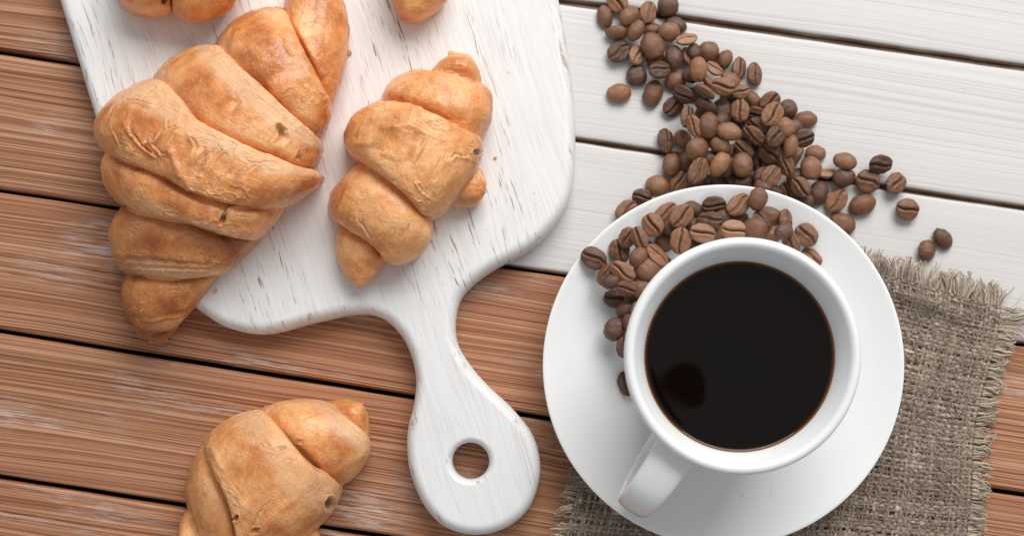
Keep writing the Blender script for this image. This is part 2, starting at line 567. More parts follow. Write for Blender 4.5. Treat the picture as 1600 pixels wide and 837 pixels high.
def plank(row, x0, x1, mat, seed, gap0, gap1):
    (a0, b0), (a1, b1) = LINES[row], LINES[row + 1]
    g = 1.0 if mat is M_WHITE else 1.15
    c = W((x0 + x1) / 2, ((a0 + b0 * (x0 + x1) / 2) + (a1 + b1 * (x0 + x1) / 2)) / 2)
    ang = math.atan2(-(b0 + b1) / 2, 1)
    inv = Matrix.Rotation(-ang, 4, 'Z') @ Matrix.Translation(-c)
    n = 90
    r = random.Random(seed)
    # cross-profile: (side, inset, z)
    prof = [(0, .0002, -.018), (0, 0, -.0030), (0, .0002, -.0014), (0, .0006, -.0006), (0, .0011, -.00012), (0, .0022, 0)]
    verts = []
    zt = r.uniform(-.00015, .00025)
    ks = len(prof)
    top_mid = 4
    for i in range(n + 1):
        px = x0 + (x1 - x0) * i / n
        e0 = inv @ W(px, a0 + b0 * px + gap0 / 2)
        e1 = inv @ W(px, a1 + b1 * px - gap1 / 2)
        wob0 = .00028 * float(perlin(np.array([[px * .012, seed * 3.1, 0]]))[0]) + .0001 * float(perlin(np.array([[px * .07, seed * 3.1, 4]]))[0])
        wob1 = .00028 * float(perlin(np.array([[px * .012, seed * 3.1 + 50, 0]]))[0]) + .0001 * float(perlin(np.array([[px * .07, seed * 3.1, 9]]))[0])
        row_ = []
        for (_, ins, z) in ([(0, -.0034, -.018), (0, -.0034, -.0040)] if mat is M_WHITE else []) + prof[1 if mat is M_WHITE else 0:]:
            row_.append((e0.x, e0.y - ins + wob0, z + (zt if z > -.01 else 0)))
        for k in range(1, top_mid):
            f = k / top_mid
            row_.append((e0.x + (e1.x - e0.x) * f, (e0.y + wob0) + (e1.y - e0.y) * f, zt))
        for (_, ins, z) in reversed(prof):
            row_.append((e1.x, e1.y + ins + wob1, z + (zt if z > -.01 else 0)))
        verts += row_
    nv = len(row_)
    faces = grid_faces(n + 1, nv, wrap_v=True)[:, ::-1]
    o = mesh_obj('plank', verts, faces, mat, table)
    # end caps
    me = o.data
    bm = bmesh.new()
    bm.from_mesh(me)
    bm.verts.ensure_lookup_table()
    bm.faces.new([bm.verts[k] for k in range(nv)])
    bm.faces.new([bm.verts[n * nv + k] for k in range(nv)][::-1])
    bmesh.ops.recalc_face_normals(bm, faces=bm.faces)
    bm.to_mesh(me)
    bm.free()
    o.matrix_world = Matrix.Translation(c) @ Matrix.Rotation(ang, 4, 'Z')
    return o


for rI, (joint, kind) in enumerate(ROWS):
    GAPS = (5, 5, 5, 7.5, 5, 5, 6.5, 6.5, 6.5, 6.5, 6.5)
    g0, g1 = GAPS[rI], GAPS[rI + 1]
    if joint is None:
        plank(rI, XL, XR, M_BROWN, rI + 1, g0, g1)
    else:
        plank(rI, XL, joint - 2, M_BROWN, rI + 1, g0, g1)
        plank(rI, joint + 2, XR, M_WHITE, rI + 21, g0, g1)
bm = bmesh.new()
bmesh.ops.create_cube(bm, size=1)
me = bpy.data.meshes.new('light_stop_slab')  # slab added to stop light rising through the plank gaps
bmesh.ops.scale(bm, vec=(.92, .62, .016), verts=bm.verts)
bm.to_mesh(me)
bm.free()
me.materials.append(M_DARK)
sb = bpy.data.objects.new('light_stop_slab', me)
COL.objects.link(sb)
sb.parent = table
sb.location = (.02, .06, -.0265)
sb.rotation_euler[2] = -math.atan(.15)

# ------------------------------------------------------------------ cutting board
BT = .0150                     # board thickness
BOUT = [(-8, -330), (30, -210), (64, -100), (95, 0), (122, 90), (150, 180), (182, 280), (218, 378), (246, 425), (282, 462), (325, 494), (355, 511), (400, 521), (440, 517),
        (500, 501), (560, 490), (597, 497), (625, 521), (643, 556), (650, 592), (647, 630), (638, 665), (636, 702), (643, 745), (661, 786),
        (692, 820), (741, 835), (789, 825), (825, 795), (842, 754), (843, 712), (829, 673), (800, 637), (764, 603), (733, 568), (715, 535), (712, 498), (721, 465),
        (744, 440), (782, 415), (830, 388), (864, 356), (885, 322), (896, 280), (899, 215), (895, 140), (882, 50), (868, -20), (846, -110), (815, -220), (790, -330), (700, -375), (400, -400), (100, -375)]


def build_board():
    pts = catmull(BOUT, 6)
    P = np.array([W(x, y, .009)[:2] for x, y in pts])
    P = P[::-1] if np.sum(P[:, 0] * np.roll(P[:, 1], -1) - np.roll(P[:, 0], -1) * P[:, 1]) < 0 else P
    # slight hand-sanded wobble
    nrm = np.roll(P, -1, 0) - np.roll(P, 1, 0)
    nrm = np.stack([nrm[:, 1], -nrm[:, 0]], 1)
    nrm /= np.linalg.norm(nrm, axis=1)[:, None]
    wob = perlin(np.stack([P[:, 0] * 70, P[:, 1] * 70, P[:, 0] * 0], 1)) * .00025
    P = P + nrm * wob[:, None]
    prof = [(.0010, 0), (.0003, .0012), (0, .003), (0, .0088)]
    for k in range(1, 9):
        a = k / 8 * math.pi / 2
        prof.append((.0045 * (1 - math.cos(a)), .0088 + (BT - .0088) * math.sin(a)))
    hc = W(735, 720, .013)
    hr = 28.5 * S * (.6 - .0) / .6
    nh = 64
    bm = bmesh.new()
    rings = []
    for ins, z in prof:
        rings.append([bm.verts.new((p[0] - n_[0] * ins, p[1] - n_[1] * ins, z)) for p, n_ in zip(P, nrm)])
    hprof = [(hr + .0004, 0), (hr, .001), (hr, .0110), (hr + .0003, .0125), (hr + .0008, .0139), (hr + .0015, .0147), (hr + .0024, BT)]
    hr_ = []
    for r_, z in hprof:
        hr_.append([bm.verts.new((hc.x + r_ * math.cos(2 * math.pi * k / nh), hc.y + r_ * math.sin(2 * math.pi * k / nh), z)) for k in range(nh)])
    sm = []
    for A in (rings, hr_):
        for a, b in zip(A[:-1], A[1:]):
            n = len(a)
            for i in range(n):
                q = [a[i], a[(i + 1) % n], b[(i + 1) % n], b[i]]
                sm.append(bm.faces.new(q if A is rings else q[::-1]))
    for f in sm: f.smooth = True
    # top and bottom faces with the hole: bridge by triangle fill
    for outer, inner in ((rings[-1], hr_[-1]), (rings[0], hr_[0])):
        es = []
        for ring in (outer, inner):
            for i in range(len(ring)):
                e = bm.edges.get((ring[i], ring[(i + 1) % len(ring)]))
                es.append(e)
        bmesh.ops.triangle_fill(bm, use_beauty=True, use_dissolve=False, edges=es)
    bmesh.ops.recalc_face_normals(bm, faces=bm.faces)
    ang = math.atan2(-830, 260)      # grain runs along the handle
    org = W(480, 200)
    M = Matrix.Translation(org) @ Matrix.Rotation(ang, 4, 'Z')
    bmesh.ops.transform(bm, matrix=M.inverted(), verts=bm.verts)
    me = bpy.data.meshes.new('cutting_board')
    bm.to_mesh(me)
    bm.free()
    me.materials.append(M_BOARD)
    o = bpy.data.objects.new('cutting_board', me)
    COL.objects.link(o)
    o.matrix_world = M
    tag(o, 'white painted worn cutting board with rounded handle and round hanging hole', 'cutting board')


build_board()


# ------------------------------------------------------------------ pastry
def band(A, M, Bc, hA, hB, t, zb, zs, mat, parent, seed, nu=230, nv=150, bul=.0020, flat=.50, cracks=(), holes=(), pale=(0, 1), wr=1.0, ridge=(), lump=1.0, tuck=(0, 0), lip=(1, 1), ends=(0, 0)):
    """One rolled layer of dough that arches over the croissant. A, M, Bc: its two seams and its middle
    line as photo pixels, each from the left silhouette to the right one; hA, hB: height of its top at the
    two seams (m); t: half thickness; tuck: how far (px) it goes on beneath the neighbour on side A / B"""
    e0 = .42
    bul = bul * .5
    if tuck[0]: hA += .0014
    if tuck[1]: hB += .0014
    phi = np.linspace(-e0, math.pi + e0, nu)
    s = (1 - np.cos(np.clip(phi, 0, math.pi))) / 2
    f = (H - zs) / H
    zst = zb + .003 + (max(hA, hB) - t * .6) * np.sin(np.clip(phi, 0, math.pi)) ** flat
    fs = (H - zst) / H

    def curve(pts):
        c = catmull(pts, 10, closed=False)
        d = np.concatenate([[0], np.cumsum(np.hypot(*np.diff(c, axis=0).T))])
        d /= d[-1]
        return np.stack([(np.interp(s, d, c[:, 0]) - 800) * S * fs, (640 - np.interp(s, d, c[:, 1])) * S * fs], 1)
    a_, m_, b_ = curve(A), curve(M), curve(Bc)
    th = np.linspace(0, 2 * math.pi, nv, endpoint=False)
    ct, st = np.cos(th), np.sin(th)
    # boxy section: most of the points on the broad top
    cs = -np.sign(ct) * np.abs(ct) ** .45
    ss = np.sign(st) * np.abs(st) ** .27
    c = cs[None, :]
    wpx = np.linalg.norm(b_ - a_, axis=1)[:, None] + 1e-5
    cc = c * 1.0
    cc = np.where(c < 0, c * (1 + tuck[0] * S * f * 2 / wpx * 1.0), c * (1 + tuck[1] * S * f * 2 / wpx))
    wa, wm, wb = cc * (cc - 1) / 2, 1 - cc * cc, cc * (cc + 1) / 2
    XY = a_[:, None] * wa[..., None] + m_[:, None] * wm[..., None] + b_[:, None] * wb[..., None]
    # arch along the length
    sn = np.sin(np.clip(phi, 0, math.pi)) ** flat
    h = hA + (hB - hA) * (c + 1) / 2 + bul * (1 - c * c) - t
    vis = np.maximum((1 - np.abs(cc)) * wpx / 2, 0)
    for k_, sg_ in ((0, -1), (1, 1)):
        if tuck[k_]: h = h - .0034 * np.exp(-(vis / .0024) ** 1.5) * (np.sign(c) == sg_)
    along = np.gradient(m_, axis=0)
    along = along[nu // 2 + 1] - along[nu // 2 - 1] if False else (m_[-1] - m_[0])
    along = along / np.linalg.norm(along)
    Z = h * sn[:, None]
    # outward direction of the arch at each station
    dl = np.gradient(np.hypot(m_[:, 0] - m_[0, 0], m_[:, 1] - m_[0, 1]))
    nl = -np.cos(np.clip(phi, 0, math.pi))
    nl = np.sign(nl) * np.abs(nl) ** 1.6
    nz = np.sqrt(np.clip(1 - nl ** 2, 0, 1))
    te = np.full(nu, t)
    over = np.clip((np.abs(phi - math.pi / 2) - math.pi / 2) / e0, 0, 1)
    # keep the silhouette where it was traced
    XY = XY - (nl * te * .92)[:, None, None] * along
    # curl the ends under
    lenm = np.linalg.norm(m_[-1] - m_[0])
    inward = -np.sign(phi - math.pi / 2) * over ** 2 * min(.012, lenm * .12)
    XY = XY + (inward[:, None])[:, :, None] * along[None, None]
    Z = Z - (over * .007)[:, None]
    # rounding of the section: the two lips
    lipf = np.where(ss > 0, 1.0, .8)
    XY = XY + (nl * te)[:, None, None] * ss[None, :, None] * along
    Z = Z + (nz * te)[:, None] * (ss * lipf)[None, :]
    P = np.concatenate([XY, (Z + zb)[..., None]], -1)
    mid_ = P.mean(axis=1, keepdims=True)
    P = mid_ + (P - mid_) * (1 - .75 * over[:, None, None] ** 2)

    du = np.gradient(P, axis=0)
    dv = np.roll(P, -1, 1) - np.roll(P, 1, 1)
    N = np.cross(du, dv)
    N /= np.linalg.norm(N, axis=-1)[..., None] + 1e-12
    jt = int(nv * .25)
    if N[nu // 2, jt, 2] < 0: N = -N
    LON = np.broadcast_to(np.linspace(0, lenm, nu)[:, None], (nu, nv))
    ACR = c * wpx / 2
    q = P * 1000 + seed * 17.3
    topw = np.clip(ss[None, :] + .3, 0, 1)
    disp = lump * .0009 * fbm(q / 21, 2) + .00026 * wr * fbm(q / 6.5, 3)
    # shallow creases of a thin crust: ridged noise stretched along the layer
    dirA = np.array([along[0], along[1]])
    qa = (P[..., 0] * dirA[0] + P[..., 1] * dirA[1]) * 1000
    qb = (-P[..., 0] * dirA[1] + P[..., 1] * dirA[0]) * 1000
    qq = np.stack([qa / 9, qb / 4.5, P[..., 2] * 1000 / 7 + seed * 3.3], -1)
    rn = 1 - np.abs(fbm(qq, 3)) * 3.0
    msk = np.clip(fbm(q / 14 + 50, 2) * 1.6 + .25, 0, 1)
    disp += .00042 * wr * np.clip(rn, 0, 1) ** 3 * msk
    # blisters
    bn = fbm(q / 1.5, 2)
    disp += .00010 * wr * np.clip(bn - .1, 0, 1) * np.clip(fbm(q / 16 + 90, 2) * 2 + .2, 0, 1)
    # fibres running the length of the layer near its edges
    edge = np.clip((np.abs(c) - .45) / .45, 0, 1) * np.ones((nu, 1))
    fib = fbm(np.stack([LON * 35, ACR * 1100 + Z * 700, Z * 0 + seed], -1), 3)
    lowf = np.clip(fbm(np.stack([LON * 45, Z * 0 + seed * 2.2, Z * 0], -1), 2) * 1.2 + .85, 0, 1)
    pl = np.maximum(pale[0] * np.clip((-c - .22) / .3, 0, 1) * lowf, pale[1] * np.clip((c - .40) / .40, 0, 1) * lowf)
    disp += .00026 * edge * fib * (.3 + pl)
    fill = np.zeros((nu, nv))
    fz = (H - P[..., 2]) / H
    PX = P[..., 0] / (S * fz) + 800
    PY = 640 - P[..., 1] / (S * fz)
    jn = np.stack([PX / 9, PY / 9, PX * 0], -1)
    jx = 1.6 * fbm(jn, 2)
    jy = 1.6 * fbm(jn + 9, 2)
    top = (ss[None, :] > -.1) & (N[..., 2] > -.05)

    def segdist(poly):
        best = np.full(PX.shape, 1e9)
        side = np.zeros(PX.shape)
        for (x0, y0), (x1, y1) in zip(poly[:-1], poly[1:]):
            vx, vy = x1 - x0, y1 - y0
            L2 = vx * vx + vy * vy
            tt_ = np.clip(((PX + jx - x0) * vx + (PY + jy - y0) * vy) / L2, 0, 1)
            ex, ey = PX + jx - x0 - vx * tt_, PY + jy - y0 - vy * tt_
            dd = np.hypot(ex, ey)
            sd = (vx * ey - vy * ex) / math.sqrt(L2)
            u = dd < best
            best = np.where(u, dd, best)
            side = np.where(u, sd, side)
        return best, side
    for poly, dep in cracks:
        dd, sd = segdist(poly)
        disp -= np.where(top, dep * .0014 * np.exp(-(dd / 1.15) ** 2), 0)
        disp += np.where(top, dep * .00075 * np.exp(-((sd - 3) / 2.6) ** 2) * np.exp(-(dd / 8) ** 2), 0)
        pl = np.maximum(pl, np.where(top, .6 * np.exp(-((sd + 1.5) / 1.6) ** 2) * (dd < 5), 0))
    for poly, dep, wd in ridge:
        dd, sd = segdist(poly)
        disp += np.where(top, dep * .001 * np.exp(-(dd / wd) ** 2), 0)
    for (hx, hy, rx, ry, rot, dep, fl) in holes:
        c_, s_ = math.cos(R(rot)), math.sin(R(rot))
        ex = ((PX + jx * 1.5 - hx) * c_ + (PY + jy * 1.5 - hy) * s_) / rx
        ey = (-(PX + jx * 1.5 - hx) * s_ + (PY + jy * 1.5 - hy) * c_) / ry
        dd = np.hypot(ex, ey)
        disp -= np.where(top, dep * .001 * np.clip(1.25 - dd, 0, 1) ** .7, 0)
        disp += np.where(top, .0003 * np.exp(-((dd - 1.35) / .3) ** 2) * min(1, dep), 0)
        fill = np.maximum(fill, np.where(top, fl * np.clip((1.05 - dd) * 3, 0, 1), 0))
    P = P + N * (disp * (.25 + .75 * topw))[..., None]
    P[..., 2] = np.maximum(P[..., 2], zb * 0 + (zb - .0005 if zb > .012 else .0002))
    verts = np.concatenate([P.reshape(-1, 3), P[0].mean(0)[None], P[-1].mean(0)[None]])
    o = mesh_obj('pastry_layer', verts - np.array(parent.location)[None], grid_faces(nu, nv, wrap_v=True), mat, parent)
    add_attr(o, 'along', np.append((LON / .02).ravel(), [0, 0]))
    add_attr(o, 'across', np.append((ACR / .02).ravel(), [0, 0]))
    add_attr(o, 'pale', np.append(pl.ravel(), [0, 0]))
    add_attr(o, 'filling', np.append(fill.ravel(), [0, 0]))
    bkd = np.clip(1.15 - np.abs(c) * 1.2, 0, 1) * np.clip(np.sin(np.clip(phi, 0, math.pi)), 0, 1)[:, None] ** .5 * (ss[None, :] > 0)
    add_attr(o, 'baked', np.append(bkd.ravel(), [0, 0]))
    bm = bmesh.new()
    bm.from_mesh(o.data)
    bm.verts.ensure_lookup_table()
    n = nu * nv
    c0, c1 = bm.verts[n], bm.verts[n + 1]
    for j in range(nv):
        bm.faces.new((bm.verts[j], bm.verts[(j + 1) % nv], c0)).smooth = True
        bm.faces.new((bm.verts[(nu - 1) * nv + (j + 1) % nv], bm.verts[(nu - 1) * nv + j], c1)).smooth = True
    bmesh.ops.recalc_face_normals(bm, faces=bm.faces)
    bm.to_mesh(o.data)
    bm.free()
    return o


def core(pts, rad, hgt, zb, zs, mat, parent):
    """the dough inside, along the croissant's own axis; only glimpsed between layers"""
    C = catmull([W(x, y, zs)[:2] for x, y in pts], 8, closed=False)
    n = len(C)
    rr = np.interp(np.linspace(0, 1, n), np.linspace(0, 1, len(rad)), np.array(rad) * S)
    hh = np.interp(np.linspace(0, 1, n), np.linspace(0, 1, len(hgt)), hgt)
    T = np.gradient(C, axis=0)
    T /= np.linalg.norm(T, axis=1)[:, None]
    nv = 24
    th = np.linspace(0, 2 * math.pi, nv, endpoint=False)
    P = np.zeros((n, nv, 3))
    P[..., 0] = C[:, 0, None] - T[:, 1, None] * rr[:, None] * np.cos(th)
    P[..., 1] = C[:, 1, None] + T[:, 0, None] * rr[:, None] * np.cos(th)
    P[..., 2] = zb + hh[:, None] / 2 * (1 + np.sin(th))
    o = mesh_obj('inner_dough', (P - np.array(parent.location)).reshape(-1, 3), grid_faces(n, nv, True), mat, parent)
    for a in ('along', 'across', 'pale', 'filling'): add_attr(o, a, np.zeros(n * nv))
    return o


# ---- large croissant, half on the board
zb = BT
big = empty('croissant', W(320, 260, 0))
tag(big, 'largest croissant with many rolled layers and a cracked crust, hanging over the board edge', 'croissant')
core([(505, 20), (450, 80), (400, 150), (330, 235), (290, 310), (265, 390), (245, 470)], [10, 40, 75, 110, 100, 60, 20], [.010, .024, .030, .034, .030, .020, .008], zb, .03, M_PAST1, big)
G34 = [(237, 119), (262, 137), (287, 166), (303, 184), (345, 208), (400, 231), (445, 250), (484, 262)]
G45 = [(160, 238), (200, 255), (250, 275), (300, 299), (350, 315), (400, 325), (441, 326)]
G23 = [(338, 64), (365, 95), (402, 126), (440, 160), (470, 190), (499, 214)]
G12 = [(443, 8), (458, 47), (483, 95), (505, 138), (517, 158)]
G56 = [(188, 321), (240, 332), (290, 346), (340, 362), (375, 372), (402, 373)]
G67 = [(195, 427), (230, 428), (270, 430), (310, 430), (345, 425)]
G78 = [(207, 510), (225, 515), (250, 514), (270, 508), (277, 503)]
band([(470, -60), (495, -55), (515, -35)], [(452, -25), (480, 20), (515, 50), (541, 55)], G12, .015, .026, .0050, zb, .022, M_PAST1, big, 1, tuck=(0, 12), pale=(0, 0), wr=1.4)
band(G12, [(382, 19), (410, 80), (445, 125), (480, 165), (512, 190)], G23, .031, .0335, .0050, zb, .028, M_PAST1, big, 2, tuck=(0, 14), pale=(.1, .3), wr=1.2, nu=280)
band(G23, [(281, 80), (325, 135), (370, 175), (420, 208), (460, 232), (500, 240)], G34, .0375, .0385, .0050, zb, .030, M_PAST1, big, 3, nu=340, nv=190, tuck=(0, 16), pale=(.9, .3),
     cracks=[([(365, 152), (378, 168), (372, 158)], .6)], holes=[(441, 207, 13, 7, 55, 3.0, .5), (466, 247, 5, 4, 20, 1.2, .35)])
band([(172, 150), (189, 330), (340, 310), (436, 326)][:0] or G34, [(153, 176), (215, 190), (280, 228), (350, 260), (420, 286), (499, 285)], G45, .0430, .0425, .0050, zb, .033, M_PAST1, big, 4, nu=460, nv=250, pale=(.85, .1), wr=1.25, bul=.0030,
     cracks=[([(176, 172), (190, 160), (213, 157), (232, 162)], 1.5), ([(196, 186), (205, 205), (222, 228), (236, 238)], 1.6),
             ([(228, 222), (243, 218), (257, 204), (275, 197)], 1.5), ([(240, 225), (252, 240), (262, 238)], .9),
             ([(300, 215), (308, 228), (322, 240), (333, 250)], 1.4), ([(333, 250), (340, 240), (346, 235)], 1.0), ([(325, 248), (318, 262), (314, 272)], 1.0),
             ([(262, 190), (262, 205), (268, 214)], .8), ([(360, 275), (385, 268), (400, 258)], .5), ([(176, 200), (184, 216), (188, 226)], .6)],
     ridge=[([(205, 172), (240, 190), (252, 214)], .8, 6), ([(262, 225), (275, 258), (282, 275)], .8, 5), ([(300, 240), (330, 270), (380, 290)], .6, 8)])
band(G45, [(158, 280), (225, 297), (290, 322), (350, 340), (424, 351)], G56, .0375, .0345, .0050, zb, .028, M_PAST1, big, 5, nu=340, nv=180, tuck=(16, 0), pale=(.1, .5),
     holes=[(349, 341, 10, 4, -60, 2.2, .8)], cracks=[([(350, 330), (358, 324), (372, 322), (388, 321)], 2.0)], ridge=[([(365, 335), (390, 338), (410, 336)], 1.2, 9)])
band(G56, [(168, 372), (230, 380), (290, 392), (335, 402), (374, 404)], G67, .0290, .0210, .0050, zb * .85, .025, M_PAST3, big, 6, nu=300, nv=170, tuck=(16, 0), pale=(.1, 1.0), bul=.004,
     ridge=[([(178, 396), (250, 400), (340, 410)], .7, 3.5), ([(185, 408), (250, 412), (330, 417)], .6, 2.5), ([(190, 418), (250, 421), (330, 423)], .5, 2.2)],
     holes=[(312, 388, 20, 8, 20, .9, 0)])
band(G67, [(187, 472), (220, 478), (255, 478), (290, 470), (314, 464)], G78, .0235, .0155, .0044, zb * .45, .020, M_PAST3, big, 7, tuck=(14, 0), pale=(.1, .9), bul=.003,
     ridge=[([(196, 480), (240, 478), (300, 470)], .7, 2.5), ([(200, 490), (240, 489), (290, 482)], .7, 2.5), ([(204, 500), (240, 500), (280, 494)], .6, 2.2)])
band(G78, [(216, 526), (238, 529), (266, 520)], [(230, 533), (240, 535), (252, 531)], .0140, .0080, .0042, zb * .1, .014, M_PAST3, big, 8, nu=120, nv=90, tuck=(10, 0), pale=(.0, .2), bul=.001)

# ---- middle croissant on the board
mid = empty('croissant', W(645, 270, 0))
tag(mid, 'mid-sized croissant lying in the middle of the white board, plump smooth layers', 'croissant')
core([(715, 110), (690, 160), (645, 240), (600, 330), (560, 400)], [10, 45, 70, 55, 15], [.010, .020, .025, .020, .010], zb, .028, M_PAST2, mid)
K_BC = [(598, 150), (632, 158), (670, 172), (710, 190), (738, 205), (755, 215)]
K_CD = [(560, 252), (590, 270), (615, 287), (640, 310), (660, 332), (674, 346)]
K_DE = [(530, 350), (560, 366), (585, 384), (602, 405), (622, 414)]
band([(706, 80), (718, 77), (733, 82)], [(692, 90), (715, 92), (743, 102)], [(676, 106), (710, 112), (748, 126)], .0090, .0150, .0050, zb, .020, M_PAST2, mid, 11, nu=130, nv=90, tuck=(0, 8), pale=(.2, .5), bul=.001)
band([(655, 103), (685, 104), (720, 114), (746, 125)], [(615, 124), (660, 135), (710, 152), (769, 158)], K_BC, .0210, .0270, .0050, zb, .027, M_PAST2, mid, 12, tuck=(0, 14), pale=(.1, .0), wr=1.0, bul=.003)
band([(712, 258), (705, 290), (700, 318)], [(738, 256), (738, 288), (728, 322)], [(752, 268), (760, 290), (750, 319)], .0150, .0120, .0050, zb, .020, M_PAST2, mid, 13, nu=130, nv=90, pale=(0, .1), bul=.002)
band(K_CD, [(514, 312), (560, 325), (600, 347), (635, 372), (664, 388)], K_DE, .0290, .0220, .0050, zb, .027, M_PAST2, mid, 15, nu=280, nv=170, tuck=(14, 0), pale=(.1, .1), wr=1.1, bul=.004,
     cracks=[([(560, 340), (572, 358), (580, 372)], .5)], holes=[(638, 353, 2.5, 2, 0, .4, .4)])
band(K_DE[:4], [(522, 388), (545, 396), (567, 408), (588, 424)], [(540, 430), (550, 440), (558, 446), (570, 442)], .0170, .0090, .0044, zb, .020, M_PAST2, mid, 16, nu=150, nv=100, tuck=(10, 0), pale=(.1, .1), bul=.002)
band(K_BC, [(540, 200), (585, 214), (635, 238), (680, 262), (730, 292)], K_CD, .0335, .0335, .0050, zb, .031, M_PAST2, mid, 14, nu=380, nv=230, pale=(.1, .2), wr=1.15, bul=.004,
     cracks=[([(655, 230), (668, 250), (672, 262), (690, 250), (705, 246), (712, 240), (728, 244)], 1.2), ([(655, 290), (662, 300), (668, 304)], .5), ([(640, 225), (655, 232), (662, 218)], .6)],
     holes=[(745, 238, 6, 5, 0, 1.5, .8), (555, 213, 4, 3, 30, .5, .45), (700, 333, 3, 3, 0, .6, .3)],
     ridge=[([(560, 225), (590, 222), (620, 232)], .9, 5), ([(600, 200), (640, 195), (670, 210)], 1.0, 6), ([(600, 240), (630, 250)], .7, 4), ([(585, 190), (610, 182), (640, 185)], .7, 5)])

# ---- front croissant on the brown wood
fr = empty('croissant', W(430, 750, 0))
tag(fr, 'small plain croissant lying directly on the brown wood left of the board handle', 'croissant')
z0 = 0.0003
core([(550, 640), (500, 690), (430, 760), (370, 830), (320, 890)], [10, 40, 70, 55, 15], [.010, .020, .027, .020, .010], z0, .015, M_PAST2, fr)
F_BC = [(403, 639), (425, 658), (445, 684), (472, 715), (500, 740), (533, 758)]
F_CD = [(316, 697), (325, 730), (345, 765), (358, 800), (368, 837), (395, 890)]
F_DE = [(291, 796), (300, 830), (315, 865), (335, 900), (355, 930)]
band([(545, 624), (562, 629), (570, 642)], [(528, 627), (548, 640), (575, 656)], [(512, 628), (540, 655), (575, 690)], .0120, .0190, .0044, z0, .012, M_PAST2, fr, 21, nu=150, nv=100, tuck=(0, 8), pale=(0, .7), bul=.001)
band([(515, 630), (540, 655), (560, 672), (575, 690)], [(460, 624), (487, 655), (520, 695), (567, 725)], F_BC, .0240, .0290, .0050, z0, .018, M_PAST2, fr, 22, nu=280, nv=170, tuck=(0, 16), pale=(.9, 0), wr=.6, bul=.004,
     holes=[(492, 647, 8, 2.5, -35, .5, .10), (468, 690, 7, 3, 0, .4, .12)])
band(F_CD, [(290, 750), (312, 788), (335, 825), (355, 865), (385, 915)], F_DE, .0298, .0215, .0050, z0, .018, M_PAST2, fr, 24, tuck=(16, 0), pale=(.1, .1), wr=.7, bul=.004)
band(F_DE, [(276, 828), (280, 862), (292, 892), (318, 925)], [(280, 855), (282, 880), (290, 910), (305, 935)], .0170, .0100, .0044, z0, .012, M_PAST2, fr, 25, nu=140, nv=90, tuck=(10, 0), pale=(.1, .1))
band([(478, 820), (470, 850), (455, 880)], [(490, 822), (492, 850), (480, 885)], [(498, 832), (502, 860), (490, 890)], .0120, .0100, .0045, z0, .012, M_PAST2, fr, 26, nu=100, nv=70, pale=(.1, .1), bul=.001)
band(F_BC, [(343, 662), (380, 704), (410, 750), (440, 800), (487, 832)], F_CD, .0392, .0388, .0050, z0, .022, M_PAST2, fr, 23, nu=380, nv=230, pale=(.8, .15), wr=.75, bul=.005,
     holes=[(515, 787, 7, 10, 20, 1.8, .85), (368, 809, 4, 5, 30, 1.2, .8), (398, 829, 7, 4, -30, .9, .5), (440, 700, 8, 3, -15, .4, .16), (420, 696, 5, 2.5, 20, .3, .14)],
     cracks=[([(412, 786), (405, 800), (396, 820)], .6), ([(398, 693), (415, 700), (432, 706), (446, 700)], .4)],
     ridge=[([(460, 780), (430, 800), (412, 830)], .6, 6), ([(330, 700), (345, 730)], .5, 5)])

# ---- upper croissants cut off by the photo's edge
tl = empty('croissant', W(270, -30, 0))
tag(tl, 'croissant at the top left of the white board, mostly outside the picture, dark filling showing', 'croissant')
T_LR = [(270, -125), (268, -50), (266, 17)]
band([(160, -70), (165, -35), (182, 2)], [(210, -125), (220, -50), (222, 22)], T_LR, .0190, .0270, .0050, zb, .026, M_PAST2, tl, 31, pale=(.1, .1), bul=.004, holes=[(257, 4, 5, 8, 10, 1.5, 1.0)])
band(T_LR, [(320, -120), (318, -50), (314, 29)], [(375, -90), (370, -50), (359, 5)], .0300, .0200, .0050, zb, .026, M_PAST2, tl, 32, pale=(.1, .1), bul=.004)
tm = empty('croissant', W(655, -30, 0))
tag(tm, 'croissant at the top middle of the white board, only its lower tip showing', 'croissant')
band([(598, -90), (604, -50), (613, -2)], [(650, -105), (648, -40), (642, 31)], [(708, -90), (704, -50), (695, 1)], .0180, .0180, .0050, zb, .024, M_PAST2, tm, 41, pale=(.1, .1), bul=.005)


# ------------------------------------------------------------------ cup, saucer, coffee
def lathe(name, prof, mat, parent=None, loc=(0, 0, 0), n=160):
    pr = catmull(prof, 5, closed=False)
    th = np.linspace(0, 2 * math.pi, n, endpoint=False)
    P = np.zeros((len(pr), n, 3))
    P[..., 0] = pr[:, 0, None] * np.cos(th)
    P[..., 1] = pr[:, 0, None] * np.sin(th)
    P[..., 2] = pr[:, 1, None]
    o = mesh_obj(name, P.reshape(-1, 3), grid_faces(len(pr), n, True), mat, parent, loc=loc)
    bm = bmesh.new()
    bm.from_mesh(o.data)
    bmesh.ops.remove_doubles(bm, verts=bm.verts, dist=1e-6)
    bmesh.ops.recalc_face_normals(bm, faces=bm.faces)
    bm.to_mesh(o.data)
    bm.free()
    for p in o.data.polygons: p.use_smooth = True
    return o


